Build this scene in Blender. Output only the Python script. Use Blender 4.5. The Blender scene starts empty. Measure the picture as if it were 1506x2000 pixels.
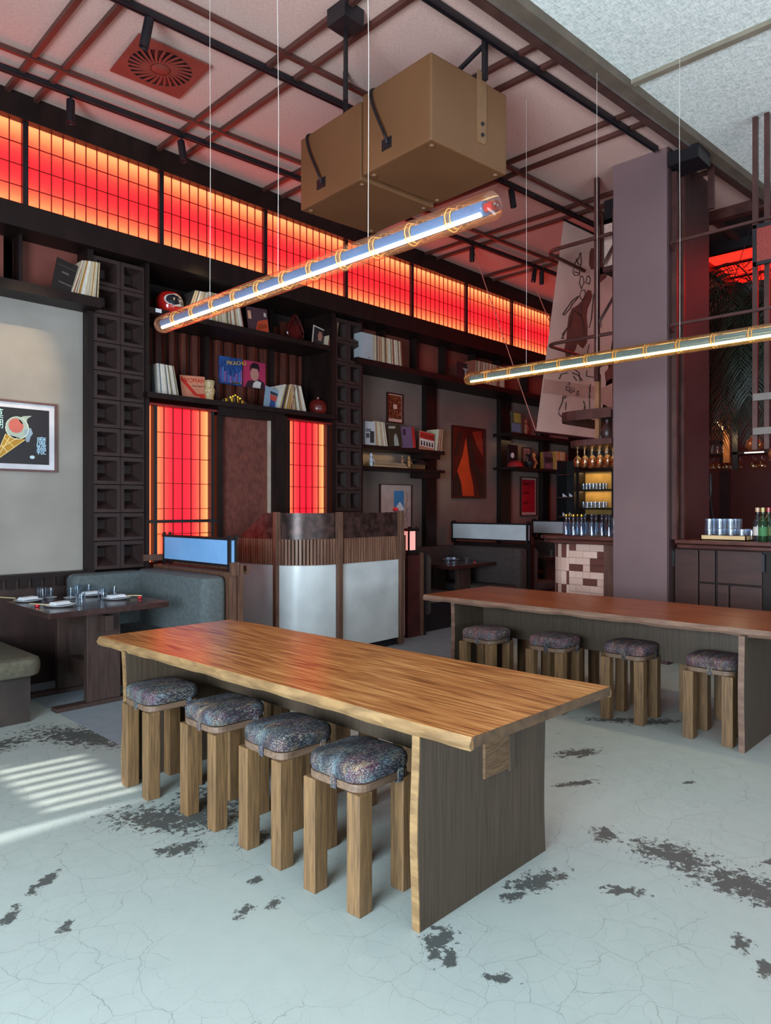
import bpy, bmesh, math, random
from mathutils import Vector, Matrix, Euler
random.seed(7)
S = bpy.context.scene
COL = S.collection
PI = math.pi

# ------------------------------------------------------------------ camera, light, exposure
cam = bpy.data.cameras.new('camera'); camo = bpy.data.objects.new('camera', cam); COL.objects.link(camo)
camo.location = (0, 0, 1.5)
camo.rotation_euler = (PI/2, 0, math.radians(44.0933) - PI/2)
cam.sensor_width = 36; cam.sensor_fit = 'AUTO'; cam.lens = 1380/2000*36; cam.shift_y = -0.005
cam.clip_start = 0.05
S.camera = camo
S.view_settings.view_transform = 'Standard'; S.view_settings.look = 'None'
S.view_settings.gamma = 1; S.view_settings.use_curve_mapping = False
S.view_settings.exposure = 0.36
S.cycles.max_bounces = 7; S.cycles.transparent_max_bounces = 24; S.cycles.caustics_reflective = False
S.cycles.caustics_refractive = False; S.cycles.sample_clamp_indirect = 4

w = bpy.data.worlds.new('world'); S.world = w; w.use_nodes = True
w.node_tree.nodes['Background'].inputs[0].default_value = (.55, .75, 1, 1)
w.node_tree.nodes['Background'].inputs[1].default_value = .5

def light(name, kind, loc, rot, energy, color, size=1, size_y=None, spot=None, blend=.5):
    l = bpy.data.lights.new(name, kind); l.energy = energy; l.color = color
    if kind == 'AREA':
        l.shape = 'RECTANGLE'; l.size = size; l.size_y = size_y or size
    elif kind == 'SPOT':
        l.spot_size = spot; l.spot_blend = blend; l.shadow_soft_size = size
    elif kind == 'POINT': l.shadow_soft_size = size
    o = bpy.data.objects.new(name, l); COL.objects.link(o); o.location = loc; o.rotation_euler = rot
    return o
# daylight at the west windows and at the south shop front
light('daylight_west', 'AREA', (-2.42, .7, 1.5), (0, -PI/2-.1, 0), 560, (.74, .89, 1), 2.1, 3.0)
light('daylight_south', 'AREA', (3.2, -3.2, 1.3), (-PI/2-1.0, 0, PI), 190, (.82, .94, 1), 6.6, 1.8)
sun = bpy.data.lights.new('sun', 'SUN'); sun.energy = 6.5; sun.angle = .012; sun.color = (1, .95, .86)
suno = bpy.data.objects.new('sun', sun); COL.objects.link(suno)
suno.rotation_euler = Vector((1, -.15, -.75)).to_track_quat('-Z', 'Y').to_euler()

# ------------------------------------------------------------------ helpers
F_PX, HOR, CX = 1380., 990., 753.
AZ = math.radians(44.0933)
FW = (math.cos(AZ), math.sin(AZ)); RT = (math.sin(AZ), -math.cos(AZ))
def ray(px, py=990):
    k = (px-CX)/F_PX
    return (FW[0]+k*RT[0], FW[1]+k*RT[1], (HOR-py)/F_PX)
def onY(px, py, y):
    r = ray(px, py); t = y/r[1]; return Vector((r[0]*t, y, 1.5+r[2]*t))
def onX(px, py, x):
    r = ray(px, py); t = x/r[0]; return Vector((x, r[1]*t, 1.5+r[2]*t))
def onZ(px, py, z):
    r = ray(px, py); t = (z-1.5)/r[2]; return Vector((r[0]*t, r[1]*t, z))
def XW(px, y=6.3): return onY(px, 990, y).x

def lin(h):
    h = h.lstrip('#'); c = [int(h[i:i+2], 16)/255 for i in (0, 2, 4)]
    return tuple((v/12.92 if v <= .04045 else ((v+.055)/1.055)**2.4) for v in c) + (1,)
MATS = {}
def M(name, c1, c2=None, rough=.55, metal=0, scale=6, stretch=(1, 1, 1), bump=0, bscale=80, coat=0, ramp=(.35, .65), rnd=False, spec=.5, detail=4, dist=0):
    if name in MATS: return MATS[name]
    m = bpy.data.materials.new(name); m.use_nodes = True; MATS[name] = m
    nt = m.node_tree; N = nt.nodes; L = nt.links; b = N['Principled BSDF']
    tc = N.new('ShaderNodeTexCoord'); mp = N.new('ShaderNodeMapping'); mp.inputs['Scale'].default_value = stretch
    L.new(tc.outputs['Object'], mp.inputs['Vector'])
    if rnd:
        oi = N.new('ShaderNodeObjectInfo'); mu = N.new('ShaderNodeMath'); mu.operation = 'MULTIPLY'; mu.inputs[1].default_value = 37
        L.new(oi.outputs['Random'], mu.inputs[0]); cb = N.new('ShaderNodeCombineXYZ')
        L.new(mu.outputs[0], cb.inputs[0]); L.new(mu.outputs[0], cb.inputs[2]); L.new(cb.outputs[0], mp.inputs['Location'])
    nz = N.new('ShaderNodeTexNoise'); nz.inputs['Scale'].default_value = scale; nz.inputs['Detail'].default_value = detail
    nz.inputs['Distortion'].default_value = dist
    L.new(mp.outputs[0], nz.inputs['Vector'])
    cr = N.new('ShaderNodeValToRGB'); cr.color_ramp.elements[0].position = ramp[0]; cr.color_ramp.elements[1].position = ramp[1]
    a = lin(c1); bb = lin(c2) if c2 else tuple(v*.82 for v in a[:3])+(1,)
    cr.color_ramp.elements[0].color = bb; cr.color_ramp.elements[1].color = a
    L.new(nz.outputs['Fac'], cr.inputs[0]); L.new(cr.outputs[0], b.inputs['Base Color'])
    b.inputs['Roughness'].default_value = rough; b.inputs['Metallic'].default_value = metal
    b.inputs['Specular IOR Level'].default_value = spec
    if coat: b.inputs['Coat Weight'].default_value = coat; b.inputs['Coat Roughness'].default_value = .15
    if bump:
        n2 = N.new('ShaderNodeTexNoise'); n2.inputs['Scale'].default_value = bscale; L.new(mp.outputs[0], n2.inputs['Vector'])
        bp = N.new('ShaderNodeBump'); bp.inputs['Strength'].default_value = bump; bp.inputs['Distance'].default_value = .004
        L.new(n2.outputs['Fac'], bp.inputs['Height']); L.new(bp.outputs[0], b.inputs['Normal'])
    return m
def emis(name, col, strength):
    if name in MATS: return MATS[name]
    m = bpy.data.materials.new(name); m.use_nodes = True; MATS[name] = m
    b = m.node_tree.nodes['Principled BSDF']; c = lin(col)
    b.inputs['Base Color'].default_value = c; b.inputs['Emission Color'].default_value = c; b.inputs['Emission Strength'].default_value = strength
    return m
def emis_ramp(name, axis, lo, hi, stops, strength):
    m = bpy.data.materials.new(name); m.use_nodes = True; MATS[name] = m
    nt = m.node_tree; N = nt.nodes; L = nt.links; b = N['Principled BSDF']
    g = N.new('ShaderNodeNewGeometry'); sp = N.new('ShaderNodeSeparateXYZ'); L.new(g.outputs['Position'], sp.inputs[0])
    mr = N.new('ShaderNodeMapRange'); mr.inputs[1].default_value = lo; mr.inputs[2].default_value = hi; L.new(sp.outputs[axis], mr.inputs[0])
    nz = N.new('ShaderNodeTexNoise'); nz.inputs['Scale'].default_value = 1.3
    ad = N.new('ShaderNodeMath'); ad.operation = 'MULTIPLY_ADD'; ad.inputs[1].default_value = .05
    L.new(nz.outputs['Fac'], ad.inputs[0]); L.new(mr.outputs[0], ad.inputs[2])
    cr = N.new('ShaderNodeValToRGB'); cr.color_ramp.interpolation = 'B_SPLINE'
    els = cr.color_ramp.elements
    for i, (p, c) in enumerate(stops):
        e = els[i] if i < 2 else els.new(p)
        e.position = p; e.color = lin(c)
    L.new(ad.outputs[0], cr.inputs[0]); L.new(cr.outputs[0], b.inputs['Emission Color'])
    b.inputs['Base Color'].default_value = lin('5a1010'); b.inputs['Emission Strength'].default_value = strength
    b.inputs['Roughness'].default_value = .6
    return m
def glassm(name, tint, amt=.15, rough=.03, body=None):
    """thin clear glass: mostly passes light, Fresnel reflection"""
    if name in MATS: return MATS[name]
    m = bpy.data.materials.new(name); m.use_nodes = True; MATS[name] = m
    nt = m.node_tree; N = nt.nodes; L = nt.links; N.remove(N['Principled BSDF'])
    tr = N.new('ShaderNodeBsdfTransparent'); tr.inputs[0].default_value = lin(tint)
    gl = N.new('ShaderNodeBsdfGlossy'); gl.inputs['Roughness'].default_value = rough; gl.inputs[0].default_value = (1, 1, 1, 1)
    lw = N.new('ShaderNodeLayerWeight'); lw.inputs[0].default_value = .35
    ma = N.new('ShaderNodeMath'); ma.operation = 'MULTIPLY_ADD'; ma.inputs[1].default_value = .38; ma.inputs[2].default_value = amt*.1
    L.new(lw.outputs['Fresnel'], ma.inputs[0])
    mx = N.new('ShaderNodeMixShader'); L.new(ma.outputs[0], mx.inputs[0]); L.new(tr.outputs[0], mx.inputs[1]); L.new(gl.outputs[0], mx.inputs[2])
    out = mx.outputs[0]
    if body:
        tl = N.new('ShaderNodeBsdfTranslucent'); df = N.new('ShaderNodeBsdfDiffuse'); tl.inputs[0].default_value = lin(body[0]); df.inputs[0].default_value = lin(body[0])
        m2 = N.new('ShaderNodeMixShader'); L.new(tl.outputs[0], m2.inputs[1]); L.new(df.outputs[0], m2.inputs[2])
        m3 = N.new('ShaderNodeMixShader'); m3.inputs[0].default_value = body[1]; L.new(out, m3.inputs[1]); L.new(m2.outputs[0], m3.inputs[2]); out = m3.outputs[0]
    L.new(out, N['Material Output'].inputs[0])
    return m

ORG = {}
class MB:
    """collects shapes in world coordinates; build() links them as one mesh object"""
    def __init__(s): s.v = []; s.f = []
    def add(s, vs, fs, mtx=None):
        n = len(s.v)
        s.v += [tuple(mtx @ Vector(p)) if mtx else tuple(p) for p in vs]
        s.f += [tuple(i+n for i in f) for f in fs]
        return s
    def box(s, x0, x1, y0, y1, z0, z1, mtx=None):
        return s.add([(x0, y0, z0), (x1, y0, z0), (x1, y1, z0), (x0, y1, z0), (x0, y0, z1), (x1, y0, z1), (x1, y1, z1), (x0, y1, z1)],
                     [(0, 3, 2, 1), (4, 5, 6, 7), (0, 1, 5, 4), (1, 2, 6, 5), (2, 3, 7, 6), (3, 0, 4, 7)], mtx)
    def prism(s, pts, z0, z1, mtx=None):
        n = len(pts)
        ar = sum(pts[i][0]*pts[(i+1) % n][1]-pts[(i+1) % n][0]*pts[i][1] for i in range(n))
        if ar < 0: pts = pts[::-1]
        vs = [(x, y, z0) for x, y in pts]+[(x, y, z1) for x, y in pts]
        return s.add(vs, [tuple(range(n))[::-1], tuple(range(n, 2*n))]+[(i, (i+1) % n, n+(i+1) % n, n+i) for i in range(n)], mtx)
    def lathe(s, prof, c=(0, 0, 0), n=20, mtx=None, cap=True):
        vs = []; fs = []
        for r, z in prof:
            for i in range(n):
                a = 2*PI*i/n; vs.append((c[0]+r*math.cos(a), c[1]+r*math.sin(a), c[2]+z))
        for j in range(len(prof)-1):
            for i in range(n):
                k = (i+1) % n; fs.append((j*n+i, j*n+k, (j+1)*n+k, (j+1)*n+i))
        if cap:
            fs.append(tuple(range(n))[::-1]); fs.append(tuple((len(prof)-1)*n+i for i in range(n)))
        return s.add(vs, fs, mtx)
    def tube(s, path, r, n=8, closed=False):
        P = [Vector(p) for p in path]; m = len(P); base = len(s.v); up = Vector((0, 0, 1))
        rr = r if isinstance(r, (list, tuple)) else [r]*m
        for i, p in enumerate(P):
            a = P[(i-1) % m] if (closed or i > 0) else p
            b = P[(i+1) % m] if (closed or i < m-1) else p
            t = (b-a).normalized()
            u = t.cross(up)
            if u.length < .05: u = t.cross(Vector((1, 0, 0)))
            u.normalize(); v = u.cross(t)
            for k in range(n):
                q = 2*PI*k/n+PI/4; s.v.append(tuple(p+(u*math.cos(q)+v*math.sin(q))*rr[i]))
        for i in range(m if closed else m-1):
            j = (i+1) % m
            for k in range(n):
                l = (k+1) % n; s.f.append((base+i*n+k, base+j*n+k, base+j*n+l, base+i*n+l))
        if not closed:
            s.f.append(tuple(base+k for k in range(n))); s.f.append(tuple(base+(m-1)*n+k for k in range(n))[::-1])
        return s
    def build(s, name, mat, parent=None, smooth=False, bevel=0, at=None):
        o0 = ORG.get(parent.name, Vector((0, 0, 0))) if parent else Vector(at or (0, 0, 0))
        me = bpy.data.meshes.new(name)
        me.from_pydata([tuple(Vector(p)-o0) for p in s.v], [], s.f)
        bm = bmesh.new(); bm.from_mesh(me); bmesh.ops.recalc_face_normals(bm, faces=bm.faces)
        if bevel:
            bmesh.ops.bevel(bm, geom=[e for e in bm.edges if e.is_manifold and e.calc_face_angle(0) > .5], offset=bevel, segments=2, affect='EDGES', profile=.5, clamp_overlap=True)
        bm.to_mesh(me); bm.free()
        if smooth:
            for p in me.polygons: p.use_smooth = True
            try: me.set_sharp_from_angle(angle=.7)
            except Exception: pass
        me.materials.append(mat)
        o = bpy.data.objects.new(name, me); COL.objects.link(o)
        if parent: o.parent = parent; ORG[o.name] = o0
        else: o.location = o0; ORG[o.name] = o0
        return o
def tag(o, label, cat, group=None, kind=None):
    o['label'] = label; o['category'] = cat
    if group: o['group'] = group
    if kind: o['kind'] = kind
    return o
def thing(name, label, cat, loc, group=None):
    o = bpy.data.objects.new(name, None); COL.objects.link(o); o.location = loc; o.empty_display_size = .1
    ORG[o.name] = Vector(loc)
    return tag(o, label, cat, group)
def struct(o): o['kind'] = 'structure'; return o
def sroot(name, loc=(0, 0, 0)):
    o = bpy.data.objects.new(name, None); COL.objects.link(o); o.location = loc; ORG[o.name] = Vector(loc); return struct(o)
def dup(o, loc=None, rot=None, label=None, parent=None):
    c = o.copy(); COL.objects.link(c); c.parent = parent
    if loc is not None: c.location = loc
    if rot is not None: c.rotation_euler = rot
    if label: c['label'] = label
    for ch in list(o.children): dup(ch, parent=c)
    return c
def inst(src, name, parent, loc, rot=None, scale=None, mat=None):
    """object sharing the mesh of src (whose vertices are around 0)"""
    o = bpy.data.objects.new(name, src); COL.objects.link(o)
    if parent: o.parent = parent; o.location = Vector(loc)-ORG[parent.name]
    else: o.location = loc
    if rot: o.rotation_euler = rot
    if scale: o.scale = scale
    return o
def mesh_only(mb, name, mat, smooth=False, bevel=0):
    o = mb.build(name, mat, smooth=smooth, bevel=bevel); me = o.data; bpy.data.objects.remove(o); return me
def text(s, size, loc, rot, mat, parent, name='lettering', extrude=.001, align='LEFT', sx=1):
    cu = bpy.data.curves.new(name, 'FONT'); cu.body = s; cu.size = size; cu.extrude = extrude; cu.align_x = align; cu.resolution_u = 3
    o = bpy.data.objects.new('tmp', cu); COL.objects.link(o)
    dg = bpy.context.evaluated_depsgraph_get(); me = bpy.data.meshes.new_from_object(o.evaluated_get(dg))
    bpy.data.objects.remove(o)
    me.materials.clear(); me.materials.append(mat)
    t = bpy.data.objects.new(name, me); COL.objects.link(t)
    t.parent = parent; t.location = Vector(loc)-ORG[parent.name]; t.rotation_euler = rot; t.scale = (sx, 1, 1)
    return t
def rrect(x0, x1, y0, y1, r, n=5):
    pts = []
    for cx, cy, a0 in ((x1-r, y1-r, 0), (x0+r, y1-r, PI/2), (x0+r, y0+r, PI), (x1-r, y0+r, 1.5*PI)):
        for i in range(n+1):
            a = a0+PI/2*i/n; pts.append((cx+r*math.cos(a), cy+r*math.sin(a)))
    return pts

# ------------------------------------------------------------------ materials
m_frame = M('dark_stained_wood', '20110f', '140a09', rough=.5, spec=.3, scale=5, stretch=(2, 2, .6), bump=.1)
m_black = M('black_metal', '17151a', '100e12', rough=.45)
m_batten = M('brown_batten', '54302a', '44251f', rough=.45, scale=4)
m_plaster = M('grey_plaster', '9b938c', '8d857e', rough=.85, scale=2, bump=.15, bscale=25)
m_lattice = M('brown_block', '33201d', '271715', rough=.6, scale=6, bump=.2)
m_greenfab = M('green_grey_fabric', '586062', '4d5456', rough=.95, scale=30, bump=.3, bscale=300)
m_olive = M('olive_fabric', '5b5647', '4c483c', rough=.95, scale=30, bump=.3, bscale=300)
m_darkfab = M('dark_booth_fabric', '463c3a', '3a3130', rough=.95, scale=30)
m_dtable = M('dark_table_wood', '3a211e', '2c1715', rough=.22, scale=4, stretch=(8, 1, 8), coat=.3)
m_dleg = M('dark_leg_wood', '43312c', '33241f', rough=.5, scale=6, stretch=(6, 6, .8), bump=.1)
m_oak = M('oak_wood', '84633f', '57402a', rough=.55, scale=10, stretch=(9, 9, .55), bump=.25, rnd=True, ramp=(.3, .7), dist=.6)
m_seat = M('stool_board_wood', '755c4b', '5e4939', rough=.55, scale=8, stretch=(1, 6, 8), rnd=True)
m_slab = M('slab_wood', '4d3f31', '392d22', rough=.6, scale=10, stretch=(22, 22, .4), bump=.12, dist=.3)
m_slabedge2 = M('rosy_live_edge', '7d6050', '644a3d', rough=.6, scale=6, stretch=(5, 1.2, 5), bump=.3, bscale=30)
m_slabedge = M('live_edge_wood', '94744c', '715536', rough=.6, scale=6, stretch=(5, 1.2, 5), bump=.35, bscale=30, dist=.5)
m_post = M('walnut_post', '6a4a3a', '4d3328', rough=.5, scale=8, stretch=(8, 8, .7), bump=.1)
m_white = M('white_laminate', 'c9ced0', 'b7bcbf', rough=.25, scale=3, bump=.05, bscale=20)
m_pane = M('white_paper', 'c9cdd2', 'bfc3c8', rough=.5)
m_copper = M('patinated_sheet', '4b3430', '2a1b19', rough=.35, metal=.3, scale=14, ramp=(.4, .6), detail=8)
m_pillar = M('mauve_paint', '70595b', '685255', rough=.7, scale=1.5)
m_pillar2 = M('brown_pillar_paint', '40282a', '382222', rough=.55, scale=1.5)
m_cab = M('cabinet_wood', '40201b', '341814', rough=.5, scale=4, stretch=(6, 1, 6))
m_steel = M('brown_steel', '54332f', '432725', rough=.4, metal=.2)
m_speaker = M('bronze_speaker', '6f4a2e', '674429', rough=.5, scale=2, bump=.03)
m_brass = M('brass', 'c9a03c', '8f6f24', rough=.3, metal=.9)
m_chrome = M('chrome', 'dfe6ee', 'c9d2dc', rough=.12, metal=1)
m_clear = glassm('clear_glass', 'f2f6fa', .3)
m_peach = glassm('peach_glass', 'fbe2cc', .5, body=('ffb080', .07))
m_amber = glassm('amber_glass', 'f6dcae', .5, body=('e8b878', .1))
m_porc = M('porcelain', 'dfe4ea', 'd5dae0', rough=.2)
m_linen = M('white_linen', 'e8ecf2', 'd5dae2', rough=.9, bump=.2, bscale=60)
m_redg = M('red_ceramic', 'd0202c', 'a01520', rough=.25)
m_bamboo = M('bamboo', 'dcc79a', 'c5ad7c', rough=.5)

def wood_top(name, c1, c2, c3, rough=.28):
    m = bpy.data.materials.new(name); m.use_nodes = True
    nt = m.node_tree; N = nt.nodes; L = nt.links; b = N['Principled BSDF']
    tc = N.new('ShaderNodeTexCoord'); mp = N.new('ShaderNodeMapping'); mp.inputs['Scale'].default_value = (15, .9, 15)
    L.new(tc.outputs['Object'], mp.inputs[0])
    w1 = N.new('ShaderNodeTexNoise'); w1.inputs['Scale'].default_value = 1.5; w1.inputs['Detail'].default_value = 8; w1.inputs['Distortion'].default_value = 2.2
    L.new(mp.outputs[0], w1.inputs['Vector'])
    mp2 = N.new('ShaderNodeMapping'); mp2.inputs['Scale'].default_value = (70, 3, 70); L.new(tc.outputs['Object'], mp2.inputs[0])
    n2 = N.new('ShaderNodeTexNoise'); n2.inputs['Scale'].default_value = 1.2; n2.inputs['Detail'].default_value = 3; L.new(mp2.outputs[0], n2.inputs['Vector'])
    mx = N.new('ShaderNodeMix'); mx.data_type = 'FLOAT'; mx.inputs[0].default_value = .42
    L.new(w1.outputs['Fac'], mx.inputs[2]); L.new(n2.outputs['Fac'], mx.inputs[3])
    cr = N.new('ShaderNodeValToRGB'); e = cr.color_ramp.elements
    e[0].position = .36; e[0].color = lin(c3); e[1].position = .64; e[1].color = lin(c1); k = e.new(.49); k.color = lin(c2)
    L.new(mx.outputs[0], cr.inputs[0]); L.new(cr.outputs[0], b.inputs['Base Color'])
    b.inputs['Roughness'].default_value = rough; b.inputs['Specular IOR Level'].default_value = .5
    bp = N.new('ShaderNodeBump'); bp.inputs['Strength'].default_value = .08; bp.inputs['Distance'].default_value = .003
    L.new(n2.outputs['Fac'], bp.inputs['Height']); L.new(bp.outputs[0], b.inputs['Normal'])
    return m
m_plaster_shade = M('shaded_plaster', '75645d', '695953', rough=.85, scale=2, bump=.15, bscale=25)  # same plaster, weaker daylight on the right wall put into its colour
m_top1 = wood_top('honey_wood_top', 'cf9a60', 'a86e3c', '673d20')
m_top2 = wood_top('red_wood_top', '9c5a34', '7d4224', '582c18', .3)

def cushion_mat(tint='552539', nm='melange_tweed'):
    m = bpy.data.materials.new(nm); m.use_nodes = True
    nt = m.node_tree; N = nt.nodes; L = nt.links; b = N['Principled BSDF']
    tc = N.new('ShaderNodeTexCoord'); oi = N.new('ShaderNodeObjectInfo'); mu = N.new('ShaderNodeMath'); mu.operation = 'MULTIPLY'; mu.inputs[1].default_value = 20
    L.new(oi.outputs['Random'], mu.inputs[0])
    va = N.new('ShaderNodeVectorMath'); va.operation = 'ADD'; L.new(tc.outputs['Object'], va.inputs[0]); L.new(mu.outputs[0], va.inputs[1])
    def nz(scale, det, lo, hi, off):
        mp = N.new('ShaderNodeMapping'); mp.inputs['Scale'].default_value = scale; mp.inputs['Rotation'].default_value = (0, 0, .3); mp.inputs['Location'].default_value = (off, off*.7, 0)
        L.new(va.outputs[0], mp.inputs[0]); n = N.new('ShaderNodeTexNoise'); n.inputs['Scale'].default_value = 1; n.inputs['Detail'].default_value = det; n.inputs['Roughness'].default_value = .65
        L.new(mp.outputs[0], n.inputs['Vector']); mr = N.new('ShaderNodeMapRange'); mr.inputs[1].default_value = lo; mr.inputs[2].default_value = hi; L.new(n.outputs['Fac'], mr.inputs[0]); return n, mr.outputs[0]
    col = None
    def mix(f, a, c):
        m_ = N.new('ShaderNodeMix'); m_.data_type = 'RGBA'; L.new(f, m_.inputs[0])
        for i_, v_ in ((6, a), (7, c)):
            if isinstance(v_, str): m_.inputs[i_].default_value = lin(v_)
            else: L.new(v_, m_.inputs[i_])
        return m_.outputs[2]
    col = mix(nz((7, 16, 9), 5, .44 if nm == 'melange_tweed' else .36, .58, 1)[1], '171927', tint)
    col = mix(nz((6, 18, 9), 6, .5 if nm == 'melange_tweed' else .58, .64, 5)[1], col, '4f6670')
    col = mix(nz((7, 20, 9), 6, .57, .66, 9)[1], col, '98784f')
    n2, f2 = nz((60, 420, 300), 3, .5, .6, 2); col = mix(f2, col, mix(nz((9, 30, 9), 4, .45, .6, 3)[1], '8f949a', 'b5ae96'))
    col = mix(nz((80, 380, 300), 3, .5, .58, 7)[1], col, '101119')
    g_ = nz((5, 13, 9), 4, .46, .62, 13)[1]; gm = N.new('ShaderNodeMath'); gm.operation = 'MULTIPLY'; gm.inputs[1].default_value = .7; L.new(g_, gm.inputs[0]); col = mix(gm.outputs[0], col, '141520')
    L.new(col, b.inputs['Base Color'])
    b.inputs['Roughness'].default_value = .95
    bp = N.new('ShaderNodeBump'); bp.inputs['Strength'].default_value = .6; bp.inputs['Distance'].default_value = .004
    L.new(n2.outputs['Fac'], bp.inputs['Height']); L.new(bp.outputs[0], b.inputs['Normal'])
    return m
m_cush = cushion_mat(); m_cush2 = cushion_mat('6a2436', 'burgundy_tweed')

def floor_mat():
    m = bpy.data.materials.new('worn_concrete'); m.use_nodes = True
    nt = m.node_tree; N = nt.nodes; L = nt.links; b = N['Principled BSDF']
    g = N.new('ShaderNodeNewGeometry'); P = g.outputs['Position']
    def noise(sc, det=5, dist=0, vec=None, rough=.5):
        n = N.new('ShaderNodeTexNoise'); n.inputs['Scale'].default_value = sc; n.inputs['Detail'].default_value = det
        n.inputs['Distortion'].default_value = dist; n.inputs['Roughness'].default_value = rough; L.new(vec or P, n.inputs['Vector']); return n
    def math_(op, a, bb, cc=None):
        n = N.new('ShaderNodeMath'); n.operation = op
        for i, v in enumerate((a, bb, cc)):
            if v is None: continue
            if isinstance(v, (int, float)): n.inputs[i].default_value = v
            else: L.new(v, n.inputs[i])
        return n.outputs[0]
    def mix(f, a, c):
        n = N.new('ShaderNodeMix'); n.data_type = 'RGBA'
        L.new(f, n.inputs[0]) if not isinstance(f, float) else setattr(n.inputs[0], 'default_value', f)
        for i, v in ((6, a), (7, c)):
            if isinstance(v, str): n.inputs[i].default_value = lin(v)
            else: L.new(v, n.inputs[i])
        return n.outputs[2]
    big = noise(.9, 5, .3); fine = noise(9, 6)
    base = mix(big.outputs['Fac'], 'aeb6b0', '9fa9a6')
    base = mix(math_('MULTIPLY', fine.outputs['Fac'], .35), base, '838c8a')
    speck = noise(160, 2); sp = math_('GREATER_THAN', speck.outputs['Fac'], .69)
    base = mix(math_('MULTIPLY', sp, .35), base, '5e6463')
    # hairline cracks
    wv = noise(6, 4); va = N.new('ShaderNodeVectorMath'); va.operation = 'MULTIPLY_ADD'
    L.new(wv.outputs['Color'], va.inputs[0]); va.inputs[1].default_value = (.14, .14, 0); L.new(P, va.inputs[2])
    def crack(sc, w_, amt, col):
        nonlocal base
        v = N.new('ShaderNodeTexVoronoi'); v.feature = 'DISTANCE_TO_EDGE'; v.voronoi_dimensions = '2D'; v.inputs['Scale'].default_value = sc; L.new(va.outputs[0], v.inputs['Vector'])
        mr = N.new('ShaderNodeMapRange'); mr.inputs[1].default_value = 0; mr.inputs[2].default_value = w_; mr.inputs[3].default_value = amt; mr.inputs[4].default_value = 0
        L.new(v.outputs['Distance'], mr.inputs[0]); msk = noise(1.7, 2)
        mm = N.new('ShaderNodeMapRange'); mm.inputs[1].default_value = .36; mm.inputs[2].default_value = .52; L.new(msk.outputs['Fac'], mm.inputs[0])
        base = mix(math_('MULTIPLY', mr.outputs[0], mm.outputs[0]), base, col)
    crack(5.6, .011, .6, '5e6462'); crack(10, .014, .45, '666c6a')
    # worn dark patches, each with its own place and size
    PT = [((3.05, 1.22), .13, .2, .1), ((3.0, .9), .13, .3, .05), ((3.02, 1.53), .09, .07, .2), ((1.88, 1.56), .11, .06, .6), ((1.87, 1.3), .06, .025, -.9),
          ((2.46, 1.53), .16, .07, -.3), ((2.3, 1.54), .07, .04, 0), ((3.92, 2.15), .18, .07, -.5), ((4.7, 2.3), .26, .07, -.9), ((4.85, 2.08), .2, .07, -.6), ((1.72, 3.1), .34, .16, -1.0),
          ((1.6, 2.8), .12, .06, -.4), ((1.95, 4.62), .5, .19, -1.1), ((1.35, 4.8), .5, .14, .2), ((1.62, 2.16), .05, .03, .4), ((1.88, 2.64), .12, .06, 0), ((1.9, 3.1), .3, .2, .8),
          ((.9, 2.79), .07, .03, .8), ((1.09, 2.95), .11, .035, .6), ((1.02, 2.58), .05, .025, .8), ((2.6, .81), .07, .035, .4), ((2.5, .71), .07, .03, .2), ((1.84, 1.48), .06, .03, .4),
          ((2.63, 1.25), .1, .035, -1), ((1.675, 2.35), .05, .025, .2), ((1.52, 2.2), .06, .03, .5), ((3.48, 1.92), .14, .04, -.5), ((2.1, 1.75), .1, .05, .5), ((3.9, 1.5), .05, .02, -.6), ((3.3, .9), .12, .02, -.4)]
    acc = None
    for (cx, cy), rx, ry, a in PT:
        mp = N.new('ShaderNodeMapping'); mp.vector_type = 'TEXTURE'; mp.inputs['Location'].default_value = (cx, cy, 0); mp.inputs['Rotation'].default_value = (0, 0, a)
        mp.inputs['Scale'].default_value = (rx*1.5, ry*1.5, 1); L.new(P, mp.inputs[0])
        gr = N.new('ShaderNodeTexGradient'); gr.gradient_type = 'SPHERICAL'; L.new(mp.outputs[0], gr.inputs[0])
        acc = gr.outputs['Fac'] if acc is None else math_('MAXIMUM', acc, gr.outputs['Fac'])
    edge = noise(24, 9, .3, rough=.76)
    val = math_('ADD', math_('MULTIPLY', acc, .6), math_('MULTIPLY_ADD', edge.outputs['Fac'], 2.1, -.85))
    val = math_('MULTIPLY', val, math_('MINIMUM', math_('MULTIPLY', acc, 12), 1))
    mr = N.new('ShaderNodeMapRange'); mr.inputs[1].default_value = .48; mr.inputs[2].default_value = .54; L.new(val, mr.inputs[0])
    base = mix(math_('MULTIPLY', mr.outputs[0], .93), base, '3f4241')
    # smoother, bluer screed in the booth zone: beyond the joint x = 2.03, y > 4.4
    sx = N.new('ShaderNodeSeparateXYZ'); L.new(P, sx.inputs[0])
    zone = math_('MULTIPLY', math_('GREATER_THAN', sx.outputs[0], 2.03), math_('GREATER_THAN', sx.outputs[1], 4.3))
    base = mix(zone, base, mix(fine.outputs['Fac'], '8e98a0', '7d8790'))
    L.new(base, b.inputs['Base Color']); b.inputs['Roughness'].default_value = .5
    rr = N.new('ShaderNodeMapRange'); rr.inputs[3].default_value = .38; rr.inputs[4].default_value = .62; L.new(fine.outputs['Fac'], rr.inputs[0]); L.new(rr.outputs[0], b.inputs['Roughness'])
    bp = N.new('ShaderNodeBump'); bp.inputs['Strength'].default_value = .2; bp.inputs['Distance'].default_value = .004; bp.invert = True
    L.new(mr.outputs[0], bp.inputs['Height']); L.new(bp.outputs[0], b.inputs['Normal'])
    return m

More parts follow.
